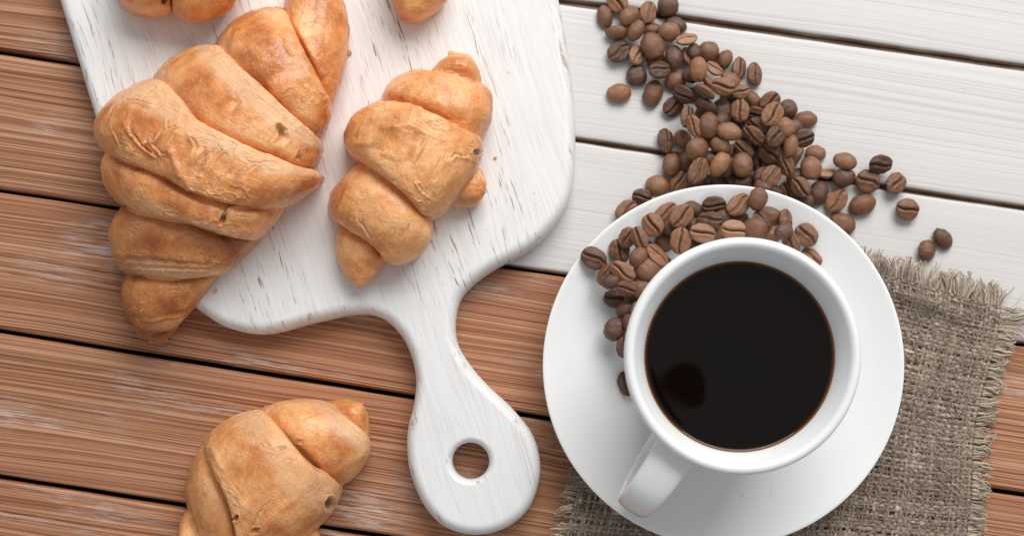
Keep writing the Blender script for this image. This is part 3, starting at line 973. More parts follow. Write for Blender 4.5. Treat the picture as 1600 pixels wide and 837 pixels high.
SCX, SCY = W(1130, 571, .020)[:2]
SZ = .0022
SAUCER_TOP = [(0, .0052), (.015, .0052), (.0265, .0052), (.0285, .0056), (.031, .0068), (.036, .0080), (.044, .0096), (.054, .0122), (.062, .0148), (.0685, .0175), (.0715, .0188), (.0725, .01905)]
sauc = SAUCER_TOP + [(.0732, .0188), (.0731, .0179), (.0715, .0166), (.066, .0138), (.056, .0095), (.046, .0062), (.0415, .0042), (.0405, .0012), (.0398, .0002), (.0385, .0002), (.0378, .0014), (.036, .0026), (.02, .0028), (0, .0028)]
so = lathe('saucer', sauc, M_SAUC, loc=(SCX, SCY, SZ), n=200)
tag(so, 'round white porcelain saucer under the coffee cup, beans along its upper left', 'saucer')

CUP = W(1161.5, 555.5, .075)
CX, CY = CUP.x, CUP.y
CZ = SZ + .0054
ZC = .0655
prof = [(0, .004), (.018, .004), (.0235, .0055), (.0280, .012), (.0305, .022), (.0322, .034), (.0333, .046), (.0345, .0530), (.0354, .0578), (.0363, .0603), (.0376, .0628), (.0388, .0648), (.0396, .0661), (.0403, .0670), (.0413, .0676),
        (.0424, .0675), (.0433, .0668), (.04375, .0656), (.0436, .0642), (.0426, .0626), (.0410, .0600), (.0394, .0560), (.0384, .0500), (.0370, .0360), (.0350, .0220), (.0310, .0100), (.0265, .0045), (.0240, .0030), (.0238, .0004), (.0230, 0), (.0218, .0002), (.0212, .0018), (.018, .0022), (0, .0022)]
cup = empty('coffee_cup', (CX, CY, CZ))
tag(cup, 'white porcelain cup with thick rim and strap handle, full of black coffee', 'cup')
lathe('cup_body', prof, M_PORC, cup, n=200)


def handle():
    dr = Vector((-.553, -.833, 0)).normalized()
    sd = Vector((-dr.y, dr.x, 0))
    path = [(.0345, .0530), (.0400, .0552), (.0460, .0558), (.0535, .0550), (.0615, .0512), (.0670, .0440), (.0685, .0360), (.0658, .0275), (.0585, .0195), (.0475, .0145), (.0385, .0135), (.0325, .0145)]
    C = catmull(path, 8, closed=False)
    n = len(C)
    T = np.gradient(C, axis=0)
    T /= np.linalg.norm(T, axis=1)[:, None]
    hw = np.interp(np.linspace(0, 1, n), [0, .1, .3, .5, .7, 1], [.0090, .0083, .0076, .0067, .0068, .0080])
    th_ = np.interp(np.linspace(0, 1, n), [0, .1, .3, .5, .7, 1], [.0036, .0030, .0027, .0026, .0028, .0036])
    nv = 40
    a = np.linspace(0, 2 * math.pi, nv, endpoint=False)
    ca = np.sign(np.cos(a)) * np.abs(np.cos(a)) ** .75
    sa = np.sign(np.sin(a)) * np.abs(np.sin(a)) ** .92
    P = np.zeros((n, nv, 3))
    for i in range(n):
        nr, nz = T[i, 1], -T[i, 0]      # inward normal; flip
        nr, nz = -nr, -nz
        dish = .0005 * ca ** 2
        off = th_[i] * sa * (1 + dish * 60)
        rr = C[i, 0] + nr * off
        zz = C[i, 1] + nz * off
        for k in range(nv):
            p = dr * rr[k] + sd * (hw[i] * ca[k])
            P[i, k] = (p.x, p.y, zz[k])
    o = mesh_obj('handle', P.reshape(-1, 3), grid_faces(n, nv, True), M_PORC, cup)
    bm = bmesh.new()
    bm.from_mesh(o.data)
    bmesh.ops.recalc_face_normals(bm, faces=bm.faces)
    bm.to_mesh(o.data)
    bm.free()


handle()
# coffee: a filled volume inside the cup with a small meniscus
cr = .0356
prc = [(0, 0), (.02, 0), (.030, 0), (.0340, .00004), (.0349, .00018), (.0354, .00048), (.03575, .0009), (.0356, -.001), (.0344, -.006), (.0330, -.02), (.0300, -.038), (.0230, -.052), (0, -.055)]
cf = lathe('coffee', prc, mat_coffee(.0357), loc=(CX, CY, ZC), n=160)
tag(cf, 'black coffee filling the white cup almost to the rim', 'coffee')
# a few tiny bubbles on the coffee
def add_ball(bm, c, r, sub=2):
    bmesh.ops.create_icosphere(bm, subdivisions=sub, radius=r, matrix=Matrix.Translation(c))

# ------------------------------------------------------------------ napkin of burlap
NTL, NTR, NBR, NBL = (1012, 352), (1556, 474), (1486, 930), (856, 930)
nap = empty('burlap_napkin', W(1220, 640, 0))
tag(nap, 'frayed grey-brown burlap napkin lying under the saucer at the lower right', 'napkin')
NO = np.array(nap.location)
nrand = np.random.RandomState(5)


def nap_pt(s, t):
    """s across (0..1), t down (0..1); arrays -> world xy"""
    s = np.asarray(s, float)
    t = np.asarray(t, float)
    bowl = 9 * np.sin(math.pi * np.clip(s, 0, 1)) * (t - .5) * 0
    px = (1 - t) * ((1 - s) * NTL[0] + s * NTR[0]) + t * ((1 - s) * NBL[0] + s * NBR[0]) + 6 * np.sin(t * 9 + 1) * (s > .5) * (s - .5) * 2
    py = (1 - t) * ((1 - s) * NTL[1] + s * NTR[1]) + t * ((1 - s) * NBL[1] + s * NBR[1]) + 5 * np.sin(s * 8) + bowl
    return (px - 800) * S, (640 - py) * S


def nap_z(x, y):
    q = np.stack([x * 28, y * 28, x * 0 + 3], -1)
    q2 = np.stack([x * 75, y * 60, x * 0 + 8], -1)
    r = np.hypot(x - SCX, y - SCY)
    k = np.clip((r - .043) / .03, 0, 1)
    z = .0010 + k * (.0014 + .0016 * perlin(q) + .0007 * perlin(q2))
    # one soft fold near the upper right corner
    fx, fy = W(1452, 476)[:2]
    a = R(-22)
    u = (x - fx) * math.cos(a) + (y - fy) * math.sin(a)
    v = -(x - fx) * math.sin(a) + (y - fy) * math.cos(a)
    z = z + k * .0030 * np.exp(-(v / .0035) ** 2 - (u / .022) ** 2)
    return np.maximum(z, .0010)


def ribbons(name, paths, rads, thick, mat, sides=6, shade=None, kind='stuff', parent=nap):
    """join many threads (arrays n x 3) into one mesh; rads: per-point half width"""
    V, F, SH = [], [], []
    off = 0
    a = np.linspace(0, 2 * math.pi, sides, endpoint=False)
    for i, (p, r) in enumerate(zip(paths, rads)):
        n = len(p)
        T = np.gradient(p, axis=0)
        T /= np.linalg.norm(T, axis=1)[:, None] + 1e-12
        side = np.stack([-T[:, 1], T[:, 0], T[:, 0] * 0], 1)
        side /= np.linalg.norm(side, axis=1)[:, None] + 1e-9
        upv = np.cross(T, side)
        q = p[:, None] + side[:, None] * (r[:, None] * np.cos(a))[..., None] + upv[:, None] * ((r * thick)[:, None] * np.sin(a))[..., None]
        V.append(q.reshape(-1, 3))
        F.append(grid_faces(n, sides, True, off))
        off += n * sides
        s0 = nrand.uniform(.15, .85) if shade is None else shade[i]
        sh = s0 + .25 * perlin(np.stack([np.arange(n) * .12, np.full(n, i * 1.7), np.zeros(n)], 1))
        SH.append(np.repeat(sh, sides))
    o = mesh_obj(name, np.concatenate(V) - NO[None], np.concatenate(F), mat, parent)
    add_attr(o, 'shade', np.concatenate(SH))
    if kind: o['kind'] = kind
    return o


def napkin():
    NW, NE = 88, 78          # warp (run down), weft (run across)
    amp = .00042
    per = 5
    warp, wr_, weft, fr_ = [], [], [], []
    jw = nrand.normal(0, .22, NW)
    je = nrand.normal(0, .22, NE)
    tw = nrand.uniform(.8, 1.25, NW)
    tE = nrand.uniform(.8, 1.25, NE)
    fringe, frr = [], []
    for i in range(NW):
        s = (i + .5 + jw[i]) / NW
        t = np.linspace(0, 1, NE * per + 1)
        sj = s + .0028 * perlin(np.stack([t * 14, t * 0 + i * 2.3, t * 0], 1))
        x, y = nap_pt(sj, t)
        ph = (t * NE - .5) * math.pi + i * math.pi
        z = nap_z(x, y) + amp * np.cos(ph)
        warp.append(np.stack([x, y, z], 1))
        wr_.append(.00068 * tw[i] * (1 + .25 * perlin(np.stack([t * 40, t * 0 + i * 5.1, t * 0 + 2], 1))))
    for j in range(NE):
        t = (j + .5 + je[j]) / NE
        s = np.linspace(0, 1, NW * per + 1)
        tj = t + .0030 * perlin(np.stack([s * 14, s * 0 + j * 2.9, s * 0 + 7], 1))
        x, y = nap_pt(s, tj)
        ph = (s * NW - .5) * math.pi + j * math.pi + math.pi
        z = nap_z(x, y) + amp * np.cos(ph)
        weft.append(np.stack([x, y, z], 1))
        fr_.append(.00072 * tE[j] * (1 + .28 * perlin(np.stack([s * 40, s * 0 + j * 5.7, s * 0 + 5], 1))))
    ribbons('warp_thread', warp, wr_, .55, M_BURLAP)
    ribbons('weft_thread', weft, fr_, .55, M_BURLAP)

    def fray(base, dirv, length, n, k, curl):
        # one yarn that unravels: its plies start together, wave alike and part towards their ends
        L0 = length * nrand.uniform(.75, 1.1)
        side = np.array([-dirv[1], dirv[0]])
        lean, bow, f1, p1 = nrand.normal(0, curl * .5), nrand.normal(0, curl * .5), nrand.uniform(3, 7), nrand.uniform(0, 6)
        lift = abs(nrand.normal(0, .0012))
        for q in range(k):
            L = L0 * nrand.uniform(.7, 1.1)
            u = np.linspace(0, 1, n)
            sp = nrand.normal(0, .00055)
            lat = L0 * (lean * u ** 1.5 + bow * u ** 2 + .07 * np.sin(u * f1 + p1) * u) + sp * (.5 + u * 1.2) + .0004 * np.sin(u * nrand.uniform(6, 14) + nrand.uniform(0, 6)) * u
            if nrand.rand() < .06: lat = lat + L0 * nrand.normal(0, .5) * u ** 2
            x = base[0] + dirv[0] * L * u + side[0] * lat
            y = base[1] + dirv[1] * L * u + side[1] * lat
            z = nap_z(x, y) + .0003 + lift * np.sin(u * math.pi * .8) + abs(nrand.normal(0, .0004))
            z = np.maximum(z, .0007)
            fringe.append(np.stack([x, y, z], 1))
            frr.append((nrand.uniform(.00042, .00058) if q == 0 else nrand.uniform(.00016, .00036)) * (1.1 - .55 * u) * (1 + .25 * np.sin(u * 40 + q)))
    def dirof(p, q):
        d = (q - p)[:2]
        return d / np.linalg.norm(d)
    for i, p in enumerate(warp):
        fray(p[0], dirof(p[3], p[0]), 0.0094 if i > NW * .5 else .008, 14, 9, .30)
    for j, p in enumerate(weft):
        fray(p[-1], dirof(p[-4], p[-1]), 0.0080 if j > 5 else .0140, 14, 7, .22)
        fray(p[0], dirof(p[3], p[0]), .0060, 10, 4, .3)
    ribbons('fringe', fringe, frr, .9, M_FRINGE, sides=4)
    # loose fibres standing off the weave
    fz, fzr = [], []
    for _ in range(8500):
        s, t = nrand.uniform(0, 1), nrand.uniform(0, 1)
        x0, y0 = nap_pt(s, t)
        a = nrand.uniform(0, 2 * math.pi)
        L = nrand.uniform(.0015, .0062)
        u = np.linspace(0, 1, 6)
        cv = nrand.normal(0, 1.2)
        x = x0 + L * u * np.cos(a + cv * u)
        y = y0 + L * u * np.sin(a + cv * u)
        z = nap_z(x, y) + .0009 + np.sin(u * math.pi * nrand.uniform(.5, 1)) * nrand.uniform(0, .0011)
        fz.append(np.stack([x, y, z], 1))
        fzr.append(np.full(6, nrand.uniform(.00005, .00012)))
    ribbons('loose_fibre', fz, fzr, 1, M_FRINGE, sides=3)
    # slubs: thick pale knots in a few threads
    sl, slr = [], []
    for _ in range(150):
        i = nrand.randint(len(weft))
        src, k0 = (weft[i], nrand.randint(5, NW * per - 30)) if nrand.rand() < .5 else (warp[i % NW], nrand.randint(5, NE * per - 30))
        n = nrand.randint(6, 16)
        p = src[k0:k0 + n].copy()
        p[:, 2] += .0003
        u = np.linspace(0, 1, len(p))
        sl.append(p)
        slr.append(.0003 + nrand.uniform(.0004, .0009) * np.sin(u * math.pi))
    ribbons('slub', sl, slr, .7, M_FRINGE)


napkin()


# ------------------------------------------------------------------ coffee beans
def bean_mesh(k):
    r = np.random.RandomState(100 + k)
    nu, nv = 34, 44
    # stations along the length
    uu = np.linspace(0, math.pi, nu)
    xs = -np.cos(uu)
    # ring angle, denser near the crease (top, 90 deg)
    b = np.linspace(-1, 1, nv, endpoint=False)
    th = math.pi / 2 + math.pi * (np.sign(b) * np.abs(b) ** 1.45)
    rr = np.sin(uu) ** .93
    wob = 1 + .04 * r.normal()
    Y = rr[:, None] * np.cos(th)[None, :] * .80 * wob
    st = np.sin(th)[None, :]
    flat = .20 + .05 * r.rand()
    Z = np.where(st > 0, rr[:, None] ** .8 * np.sign(st) * np.abs(st) ** .8 * flat, rr[:, None] * st * (.60 + .05 * r.rand()))
    X = np.broadcast_to(xs[:, None], Y.shape).copy()
    amp = r.uniform(.05, .14) * (1 if r.rand() > .5 else -1)
    ph = r.uniform(-.5, .5)
    y0 = amp * np.sin(X * 2.6 + ph)
    fade = np.clip((1 - np.abs(X) ** 6), 0, 1)
    d = (Y - y0)
    top = (st > 0)
    gw = r.uniform(.035, .060)
    g = np.exp(-(d / gw) ** 2) * fade * top
    deep = r.uniform(.26, .36)
    lip = np.exp(-((np.abs(d) - .24) / .16) ** 2) * fade * top
    wrf = perlin(np.stack([X * 9 + k, Y * 3.5, X * 0 + k * 2.2], -1)) * np.exp(-(np.abs(d) / .4) ** 2) * fade * top
    Z = Z - g * deep + lip * .10 + wrf * .055
    P = np.stack([X, Y, Z], -1)
    nz = fbm(P * 1.7 + k * 9.1, 2) * .060 + perlin(P * 5 + k * 3.3) * .022 + perlin(np.stack([X * 7, Y * 2, Z * 2], -1) + k) * .022 * top
    wrk = (k % 4 == 3)
    if wrk:
        nz = nz + .07 * (1 - np.abs(fbm(P * 3.1 + k, 2)) * 2.5).clip(-.3, 1) * (st > 0) * .6
    C = np.stack([X * .2, Y * 0, Z * 0], -1)
    dirn = P - C
    dirn /= np.linalg.norm(dirn, axis=-1)[..., None] + 1e-9
    P = P + dirn * nz[..., None]
    P = P.reshape(-1, 3)
    me = bpy.data.meshes.new('coffee_bean')
    me.from_pydata(P.tolist(), [], grid_faces(nu, nv, True)[:, ::-1].tolist())
    me.polygons.foreach_set('use_smooth', [True] * len(me.polygons))
    bm = bmesh.new()
    bm.from_mesh(me)
    bm.free()
    a = me.attributes.new('chaff', 'FLOAT', 'POINT')
    ch = g * (1.0 if k % 2 == 0 else .15)
    ch = np.exp(-(d / (gw * .7)) ** 2) * fade * top * (1.0 if k % 3 == 0 else (.45 if k % 3 == 1 else 0))
    a.data.foreach_set('value', ch.astype(np.float32).ravel())
    a2 = me.attributes.new('groove', 'FLOAT', 'POINT')
    a2.data.foreach_set('value', np.clip(np.exp(-(d / (gw * 1.2)) ** 2) * fade * top, 0, 1).astype(np.float32).ravel())
    me.materials.append(M_BEAN)
    return me


BM = [bean_mesh(k) for k in range(10)]
# heights already occupied: (0.5 mm cells)
CELL = .0005
GX0, GY0, GNX, GNY = .02, -.02, 420, 420
HM = np.zeros((GNX, GNY))
_gx = GX0 + (np.arange(GNX) + .5) * CELL
_gy = GY0 + (np.arange(GNY) + .5) * CELL
_rr = np.hypot(_gx[:, None] - SCX, _gy[None, :] - SCY)
_st = np.array(SAUCER_TOP)
HS = np.where(_rr < .0735, np.interp(_rr, _st[:, 0], _st[:, 1]) + SZ, 0)
HT = np.zeros((GNX, GNY))
MAPS = {True: HM, False: HT}
HM[:] = HS
TONE = {'d': (.105, .041, .018), 'm': (.190, .076, .031), 'l': (.270, .115, .052), 'o': (.310, .134, .052), 'p': (.35, .180, .098)}


def drop_bean(b, on_saucer, idx):
    px, py, L, Wd, ang, tilt, az, tone, lay = b
    rnd = random.Random(idx * 7 + 3)
    a = L / 2 * S * .97
    bb = Wd / 2 * S * .97
    # orientation: crease normal n
    t = R(tilt)
    n = Vector((math.sin(t) * math.cos(R(az)), math.sin(t) * math.sin(R(az)), math.cos(t)))
    ax = Vector((math.cos(R(ang)), math.sin(R(ang)), 0))
    if abs(n.z) < .95:
        ax = ax - n * ax.dot(n)
    else:
        tiltn = Vector((rnd.gauss(0, .10), rnd.gauss(0, .10), 0))
        n = (n + tiltn).normalized()
        ax = ax - n * ax.dot(n)
    ax.normalize()
    yv = n.cross(ax)
    sx, sy = a, bb / .80
    sz = bb / .80 * .98
    Mx = Matrix((( ax.x * sx, yv.x * sy, n.x * sz), (ax.y * sx, yv.y * sy, n.y * sz), (ax.z * sx, yv.z * sy, n.z * sz)))
    me = BM[idx % len(BM)]
    HM = MAPS[on_saucer]
    co_ = np.empty(len(me.vertices) * 3, dtype=np.float32)
    me.vertices.foreach_get('co', co_)
    V = co_.reshape(-1, 3) @ np.array(Mx).T
    z = .012
    for it in range(4):
        c = W(px, py, z)
        ix = ((V[:, 0] * .86 + c.x - GX0) / CELL).astype(int)
        iy = ((V[:, 1] * .86 + c.y - GY0) / CELL).astype(int)
        ok = (ix >= 0) & (iy >= 0) & (ix < GNX) & (iy < GNY)
        if not ok.any(): need = -V[:, 2].min(); break
        lowest = V[:, 2]
        need = np.percentile((HM[ix[ok], iy[ok]] - lowest[ok]), 97.5)
        z = float(need)
    zmin = -V[:, 2].min()
    base = 0 if not on_saucer else HS[min(max(int((c.x - GX0) / CELL), 0), GNX - 1), min(max(int((c.y - GY0) / CELL), 0), GNY - 1)]
    z = min(z, base + .0155)
    z = max(z, zmin + (0 if not on_saucer else 0))
    c = W(px, py, z)
    # write the occupied heights
    up = V[:, 2] > -.0005
    ix = ((V[up, 0] + c.x - GX0) / CELL).astype(int)
    iy = ((V[up, 1] + c.y - GY0) / CELL).astype(int)
    ok = (ix >= 1) & (iy >= 1) & (ix < GNX - 1) & (iy < GNY - 1)
    for dx in (-1, 0, 1):
        for dy in (-1, 0, 1):
            np.maximum.at(HM, (ix[ok] + dx, iy[ok] + dy), (V[up, 2][ok] + z))
    o = bpy.data.objects.new('coffee_bean', me)
    COL.objects.link(o)
    q = Matrix((( ax.x, yv.x, n.x), (ax.y, yv.y, n.y), (ax.z, yv.z, n.z))).to_quaternion()
    o.rotation_mode = 'QUATERNION'
    o.rotation_quaternion = q
    o.location = c
    o.scale = (sx, sy, sz)
    k = rnd.uniform(.88, 1.12)
    o.color = tuple(v * k for v in TONE[tone]) + (1,)
    return o


# px, py, length, width, axis angle, tilt of crease from straight up (180 = lying crease down), direction it leans to, tone, layer
B, C = 180, 0
TABLE_BEANS = [
 (945,27,37,28,100,B,0,'m',0), (965,3,36,30,118,C,0,'l',0), (983,26,37,28,40,B,0,'m',0), (1013,19,37,29,80,C,0,'l',1), (1044,10,34,31,90,B,0,'d',1),
 (1056,39,36,27,-20,B,0,'d',0), (1045,50,36,29,3,B,0,'l',1), (1019,47,28,22,10,B,0,'m',0), (1020,72,45,34,112,B,0,'m',2), (1024,92,34,30,90,B,0,'d',0),
 (963,51,35,28,12,125,85,'m',1), (994,48,36,25,58,B,0,'m',1), (967,81,39,31,32,C,0,'d',0), (995,86,36,27,62,30,30,'p',1), (1053,90,39,27,92,B,0,'d',1),
 (1073,61,35,24,20,38,95,'p',1), (995,118,34,32,85,B,0,'d',0), (1031,109,37,31,20,22,60,'d',1), (1056,127,36,32,25,B,0,'m',0), (967,146,39,31,0,B,0,'o',0),
 (1020,147,44,34,76,B,0,'m',0), (1052,167,36,28,40,20,300,'d',0), (1107,81,35,31,2,B,0,'m',0), (1133,93,31,25,68,B,0,'m',0), (1155,106,36,26,75,25,10,'m',0),
 (1179,116,38,26,96,20,0,'m',0), (1091,109,40,27,92,B,0,'o',2), (1075,88,32,22,80,50,20,'m',0), (1085,81,28,22,100,B,0,'d',0), (1116,107,30,22,-42,28,60,'p',1),
 (1141,126,34,26,-30,B,0,'l',0), (1109,128,30,22,-58,60,40,'m',1), (1130,135,38,31,-8,C,0,'l',2), (1067,148,37,27,-24,48,230,'d',1), (1101,144,37,24,-35,75,235,'m',2),
 (1103,166,36,26,-30,130,60,'d',1), (1158,143,28,24,20,C,0,'l',1), (1142,153,36,26,15,60,270,'m',0), (1156,173,37,30,96,C,0,'l',2), (1153,190,34,27,90,B,0,'d',0),
 (1128,171,36,28,90,B,0,'d',0), (1074,182,37,25,80,30,0,'m',1), (1085,197,38,25,-65,35,200,'l',1), (1107,196,41,28,90,B,0,'m',2), (1139,206,41,28,-14,B,0,'l',2),
 (1127,189,28,22,60,B,0,'d',0), (1040,220,39,28,98,C,0,'d',0), (1067,218,33,27,-60,B,0,'m',0), (1089,233,38,32,72,B,0,'m',1), (1125,227,36,28,-38,B,0,'m',1),
 (1049,258,39,30,80,B,0,'m',1), (1070,253,36,26,90,B,0,'d',0), (1091,267,43,31,66,15,200,'m',1), (1125,257,42,31,55,B,0,'o',2), (1160,258,40,34,90,B,0,'m',2),
 (1162,234,37,27,-38,40,230,'o',1), (1027,290,38,31,0,B,0,'o',0), (1061,284,36,27,60,C,0,'l',0), (1108,285,32,26,20,B,0,'d',0), (1128,284,32,26,0,B,0,'d',0),
 (1147,281,32,24,-60,C,0,'d',0), (1174,287,32,28,88,C,0,'m',0), (1205,275,37,33,58,C,0,'m',2), (1186,254,30,22,-70,60,20,'d',0), (1203,237,38,33,-50,28,215,'m',1),
 (1228,256,41,24,-75,40,200,'m',1), (1246,247,37,24,66,85,330,'o',0), (1236,228,36,24,76,B,0,'l',1), (1256,216,34,31,15,30,270,'d',1), (1274,240,34,28,0,B,0,'l',0),
 (1267,263,39,32,88,B,0,'l',2), (1292,270,30,22,5,45,95,'p',0), (1278,302,40,29,70,B,0,'d',0), (1251,292,38,29,-45,20,215,'m',1), (1232,302,38,28,-58,20,200,'l',0),
 (1210,300,32,24,-30,B,0,'d',0), (1260,313,30,24,-60,B,0,'d',0), (1176,156,32,25,-50,B,0,'m',0), (1203,159,37,27,40,18,300,'m',0), (1207,179,40,31,54,C,0,'l',2),
 (1232,170,31,27,-60,B,0,'d',0), (1258,188,38,30,8,B,0,'m',0), (1181,178,34,26,-15,45,250,'d',0), (1228,199,33,24,-60,B,0,'l',1), (1184,199,37,26,-40,50,230,'d',1),
 (1178,212,39,29,-40,48,232,'m',2), (1212,212,38,31,65,C,0,'d',1), (1320,252,38,28,-16,B,0,'l',1), (1318,278,38,32,20,B,0,'d',0), (1356,283,39,34,-30,C,0,'m',0),
 (1376,257,37,32,0,35,275,'d',0), (1400,286,39,33,55,C,0,'m',0), (1307,314,41,31,50,C,0,'l',0), (1347,320,44,36,20,B,0,'m',0), (1316,350,44,33,-25,B,0,'m',0),
 (1418,327,38,33,-15,C,0,'m',0), (1473,373,37,29,-45,B,0,'d',0), (1448,391,34,31,88,B,0,'m',0), (1003,307,32,26,-10,20,270,'d',0), (979,330,40,30,45,C,0,'l',0),
 (1190,222,34,26,40,B,0,'d',0), (1220,240,34,26,80,B,0,'d',0), (1145,238,34,26,0,B,0,'d',0), (1106,218,34,28,30,B,0,'d',0), (1170,205,34,26,60,B,0,'d',0),
 (1205,256,34,26,0,B,0,'d',0), (1098,178,32,26,60,B,0,'d',0), (1245,276,34,26,30,B,0,'d',0), (1140,262,34,26,60,B,0,'d',0), (1240,200,30,24,30,B,0,'d',0),
 (1190,275,32,26,60,B,0,'d',0), (1110,248,34,26,0,B,0,'d',0), (1086,148,30,24,0,B,0,'d',0), (1195,196,34,26,0,B,0,'d',0), (1225,218,32,26,100,B,0,'d',0),
 (1080,118,30,24,0,B,0,'d',0), (1088,290,30,24,30,B,0,'d',0), (1160,285,30,24,30,B,0,'d',0), (1192,292,30,24,-20,B,0,'d',0),
]
SAUCER_BEANS = [
 (928,403,42,31,-32,C,0,'d',0), (968,392,38,31,-75,C,0,'m',0), (980,371,34,29,62,25,180,'m',0), (999,372,37,28,-64,20,200,'m',1), (1020,351,38,31,-62,C,0,'l',1),
 (1040,332,40,26,36,C,0,'l',0), (1065,338,41,31,46,C,0,'l',1), (1083,327,33,27,-20,B,0,'d',0), (1116,321,39,27,0,25,270,'d',0), (1110,343,40,31,-10,15,90,'d',1),
 (1098,364,41,31,-12,C,0,'p',2), (1063,376,42,33,88,C,0,'l',2), (1041,377,37,29,45,B,0,'m',0), (1027,398,42,27,-48,35,40,'l',2), (1012,420,42,37,30,B,0,'m',2),
 (998,402,34,28,60,B,0,'m',1), (973,424,44,29,-32,18,220,'l',2), (946,428,36,28,60,35,150,'m',0), (981,450,38,28,-12,30,270,'m',1), (961,466,36,30,-12,C,0,'d',0),
 (990,466,32,26,30,B,0,'d',0), (979,485,34,28,30,B,0,'d',0), (1003,450,34,28,60,B,0,'m',1), (961,514,38,33,60,B,0,'d',0), (986,505,34,28,90,B,0,'d',0),
 (976,542,34,28,88,20,0,'d',0), (978,599,40,28,-72,20,180,'d',0), (1154,320,42,31,41,C,0,'l',2), (1184,311,37,32,78,B,0,'m',2), (1203,339,37,29,-30,B,0,'m',0),
 (1191,345,36,26,-50,25,40,'d',1), (1180,358,39,35,10,B,0,'m',2), (1147,360,41,31,-14,C,0,'p',2), (1153,343,34,26,10,B,0,'m',0), (1228,346,38,27,96,32,0,'m',0),
 (1208,367,32,27,30,B,0,'l',0), (1236,378,38,27,-50,40,200,'m',0), (1260,367,39,32,-55,C,0,'m',0), (1268,402,36,26,-36,20,60,'l',0), (1126,369,34,28,0,B,0,'l',1),
 (1084,352,32,26,0,B,0,'d',0), (1130,340,32,26,0,B,0,'d',0), (1010,388,32,26,0,B,0,'d',0), (1050,355,32,26,0,B,0,'d',0), (1165,365,32,26,0,B,0,'d',0),
 (1035,412,32,26,0,B,0,'m',1), (955,440,30,24,20,B,0,'d',0), (990,432,32,26,20,B,0,'d',0), (1080,388,32,26,20,B,0,'d',0), (1105,385,32,26,20,B,0,'d',0), (1225,362,30,24,20,B,0,'d',0), (997,484,32,25,70,C,0,'d',0), (990,526,30,24,20,B,0,'d',0), (1008,462,32,26,110,C,0,'m',1),
]
beans = []
k = 0
for lay in (0, 1, 2):
    for ent, on in ((TABLE_BEANS, False), (SAUCER_BEANS, True)):
        for b in ent:
            if b[8] == lay:
                o = drop_bean(b, on, k)
                beans.append((o, b, on))
                k += 1


def bean_look(b):
    tone = {'d': 'dark brown', 'm': 'mid-brown', 'l': 'light brown', 'o': 'orange-brown', 'p': 'pale tan'}[b[7]]
    if b[5] == 180: pose = 'rounded back up'
    elif b[5] <= 24: pose = 'crease up'
    elif b[5] < 60: pose = 'crease tilted'
    else: pose = 'standing on its edge'
    a = b[4] % 180
    d = 'lying level' if (a < 22 or a > 158) else ('slanting up to the right' if a < 68 else ('pointing up' if a < 112 else 'slanting down to the right'))
    return tone, pose, d


def bean_place(b, on):
    x, y = b[0], b[1]
    if on:
        if x < 1000: return 'on the left side of the saucer' if y < 440 else 'on the saucer left of the cup'
        if x < 1075: return 'on the saucer above left of the cup rim'
        if x < 1150: return 'on the saucer just above the cup rim'
        if x < 1215: return 'on the saucer by its top edge'
        return 'at the right end of the beans on the saucer'
    if y < 62: return 'at the top end of the bean trail'
    if x > 1290: return 'among the loose beans right of the heap'
    if y < 130 and x < 1070: return 'in the upper left of the bean trail'
    if y < 130: return 'in the upper right of the bean trail'
    if y > 268: return 'on the table along the saucer edge'
    if x < 1080: return 'on the left edge of the bean heap'
    if y < 180: return 'in the upper part of the bean heap'
    if x < 1150: return 'in the left part of the bean heap'
    if x < 1215: return 'in the centre of the bean heap'
    return 'in the right part of the bean heap'


SPECIAL = {
 (967, 146): 'orange-brown coffee bean lying alone left of the trail, rounded back up',
 (928, 403): 'dark coffee bean at the far left rim of the saucer, crease up',
 (1418, 327): 'wrinkled coffee bean lying alone below the plank gap at the far right',
 (1473, 373): 'dark coffee bean farther right of the pair at the napkin fringe',
 (1448, 391): 'round brown coffee bean touching the frayed napkin edge',
 (978, 599): 'dark coffee bean alone half under the cup rim above the handle',
 (1400, 286): 'coffee bean lying across the plank gap with an open upright crease',
 (1376, 257): 'dark chipped coffee bean just above the plank gap on the right',
 (979, 330): 'light coffee bean partly hidden by the upper left saucer rim',
 (1260, 367): 'coffee bean lying clear of others right on the saucer, crease up',
}
count = {}
for o, b, on in beans:
    sp = SPECIAL.get((b[0], b[1]))
    if sp: lab = sp
    else:
        tn, ps, dr = bean_look(b)
        lab = '%s coffee bean, %s, %s, %s' % (tn, ps, dr, bean_place(b, on))
    o['_l'] = lab
    count.setdefault(lab, []).append(o)
ORD = {2: ('left', 'right'), 3: ('left', 'middle', 'right'), 4: ('far left', 'mid-left', 'mid-right', 'far right'), 5: ('far left', 'second left', 'middle', 'second right', 'far right'),
       6: ('far left', 'second left', 'third left', 'third right', 'second right', 'far right')}
for lab, os_ in count.items():
    os_.sort(key=lambda q: q.location.x)
    for i, o in enumerate(os_):
        l2 = lab
        if len(os_) > 1:
            l2 = lab.replace(' coffee bean,', ' bean (%s one),' % ORD[len(os_)][i], 1)
        ws = l2.split()
        if len(ws) > 16:
            l2 = l2.replace('slanting up to the right', 'slanting up rightward').replace('slanting down to the right', 'slanting down rightward').replace('at the right end of the beans on the saucer', 'at right end of saucer beans')
            l2 = l2.replace('among the loose beans right of the heap', 'among loose beans right of heap').replace('on the saucer above left of the cup rim', 'on saucer above left of cup').replace(' the ', ' ')
        tag(o, ' '.join(l2.split()[:16]), 'coffee bean', 'coffee beans spilled over planks and saucer')
        del o['_l']

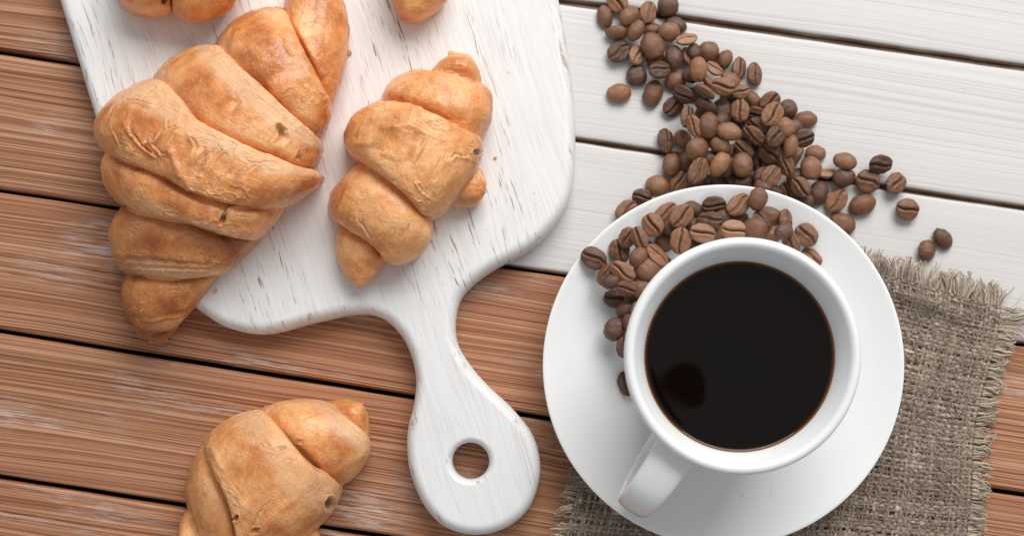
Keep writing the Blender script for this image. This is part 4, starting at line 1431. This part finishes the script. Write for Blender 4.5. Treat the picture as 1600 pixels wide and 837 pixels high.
# ------------------------------------------------------------------ crumbs and chips
def crumb(px, py, z, r, col, label, seed):
    bm = bmesh.new()
    add_ball(bm, (0, 0, 0), r, 2)
    rr = random.Random(seed)
    for v in bm.verts:
        v.co *= 1 + rr.uniform(-.3, .3)
        v.co.z *= .7
    me = bpy.data.meshes.new('crumb')
    bm.to_mesh(me)
    bm.free()
    me.materials.append(col)
    o = bpy.data.objects.new('crumb', me)
    COL.objects.link(o)
    o.location = W(px, py, z + r * .6)
    tag(o, label, 'crumb', 'crumbs on board and table')


M_CRUMB = mat_plain('pastry_crumb', (.62, .36, .17), .7)
M_CHIP = mat_plain('pale_chip', (.62, .54, .45), .7)
M_SPOT = mat_plain('coffee_spot', (.16, .09, .05), .5)
crumb(544, 82, BT, .0013, M_CRUMB, 'golden crumb touching the right side of the largest croissant', 1)
crumb(541, 88, BT, .0008, M_CRUMB, 'smaller golden crumb just below the crumb by the largest croissant', 2)
crumb(774, 247, BT, .0006, M_CRUMB, 'tiny golden crumb on the white board right of the middle croissant', 3)
crumb(1022, 309, 0, .0017, M_CHIP, 'pale chip beside the beans at the upper left saucer rim', 4)
crumb(1066, 746, .015, .0005, M_SPOT, 'tiny brown speck on the saucer right of the cup handle', 5)

# ------------------------------------------------------------------ the black camera above, seen as the dark patch mirrored in the coffee
def overhead():
    root = empty('overhead_camera', (.1687, .0246, .90))
    bm = bmesh.new()
    pts = [(-.022, .012), (-.014, .024), (.002, .027), (.012, .022), (.019, .012), (.022, -.006), (.020, -.022), (.010, -.030), (-.002, -.022), (-.014, -.010), (-.021, 0)]
    C_ = catmull(pts, 5) * .76
    v0 = [bm.verts.new((x, y, 0)) for x, y in C_]
    v1 = [bm.verts.new((x, y, .05)) for x, y in C_]
    bm.faces.new(v0[::-1])
    bm.faces.new(v1)
    for i in range(len(v0)):
        bm.faces.new((v0[i], v0[(i + 1) % len(v0)], v1[(i + 1) % len(v0)], v1[i]))
    bmesh.ops.recalc_face_normals(bm, faces=bm.faces)
    me = bpy.data.meshes.new('camera_housing')
    bm.to_mesh(me)
    bm.free()
    me.materials.append(M_BLACK)
    o = bpy.data.objects.new('camera_housing', me)
    COL.objects.link(o)
    o.parent = root
    bm = bmesh.new()
    bmesh.ops.create_cone(bm, cap_ends=True, segments=20, radius1=.006, radius2=.006, depth=.6)
    me = bpy.data.meshes.new('hanging_rod')
    bm.to_mesh(me)
    bm.free()
    me.materials.append(M_BLACK)
    p = bpy.data.objects.new('hanging_rod', me)
    COL.objects.link(p)
    p.parent = root
    dd = Vector((.1232, .018, 1)).normalized()
    p.location = dd * .33
    p.rotation_euler = dd.to_track_quat('Z', 'Y').to_euler()
    tag(root, 'black overhead camera, seen only as the dark patch mirrored in the coffee', 'camera')


overhead()
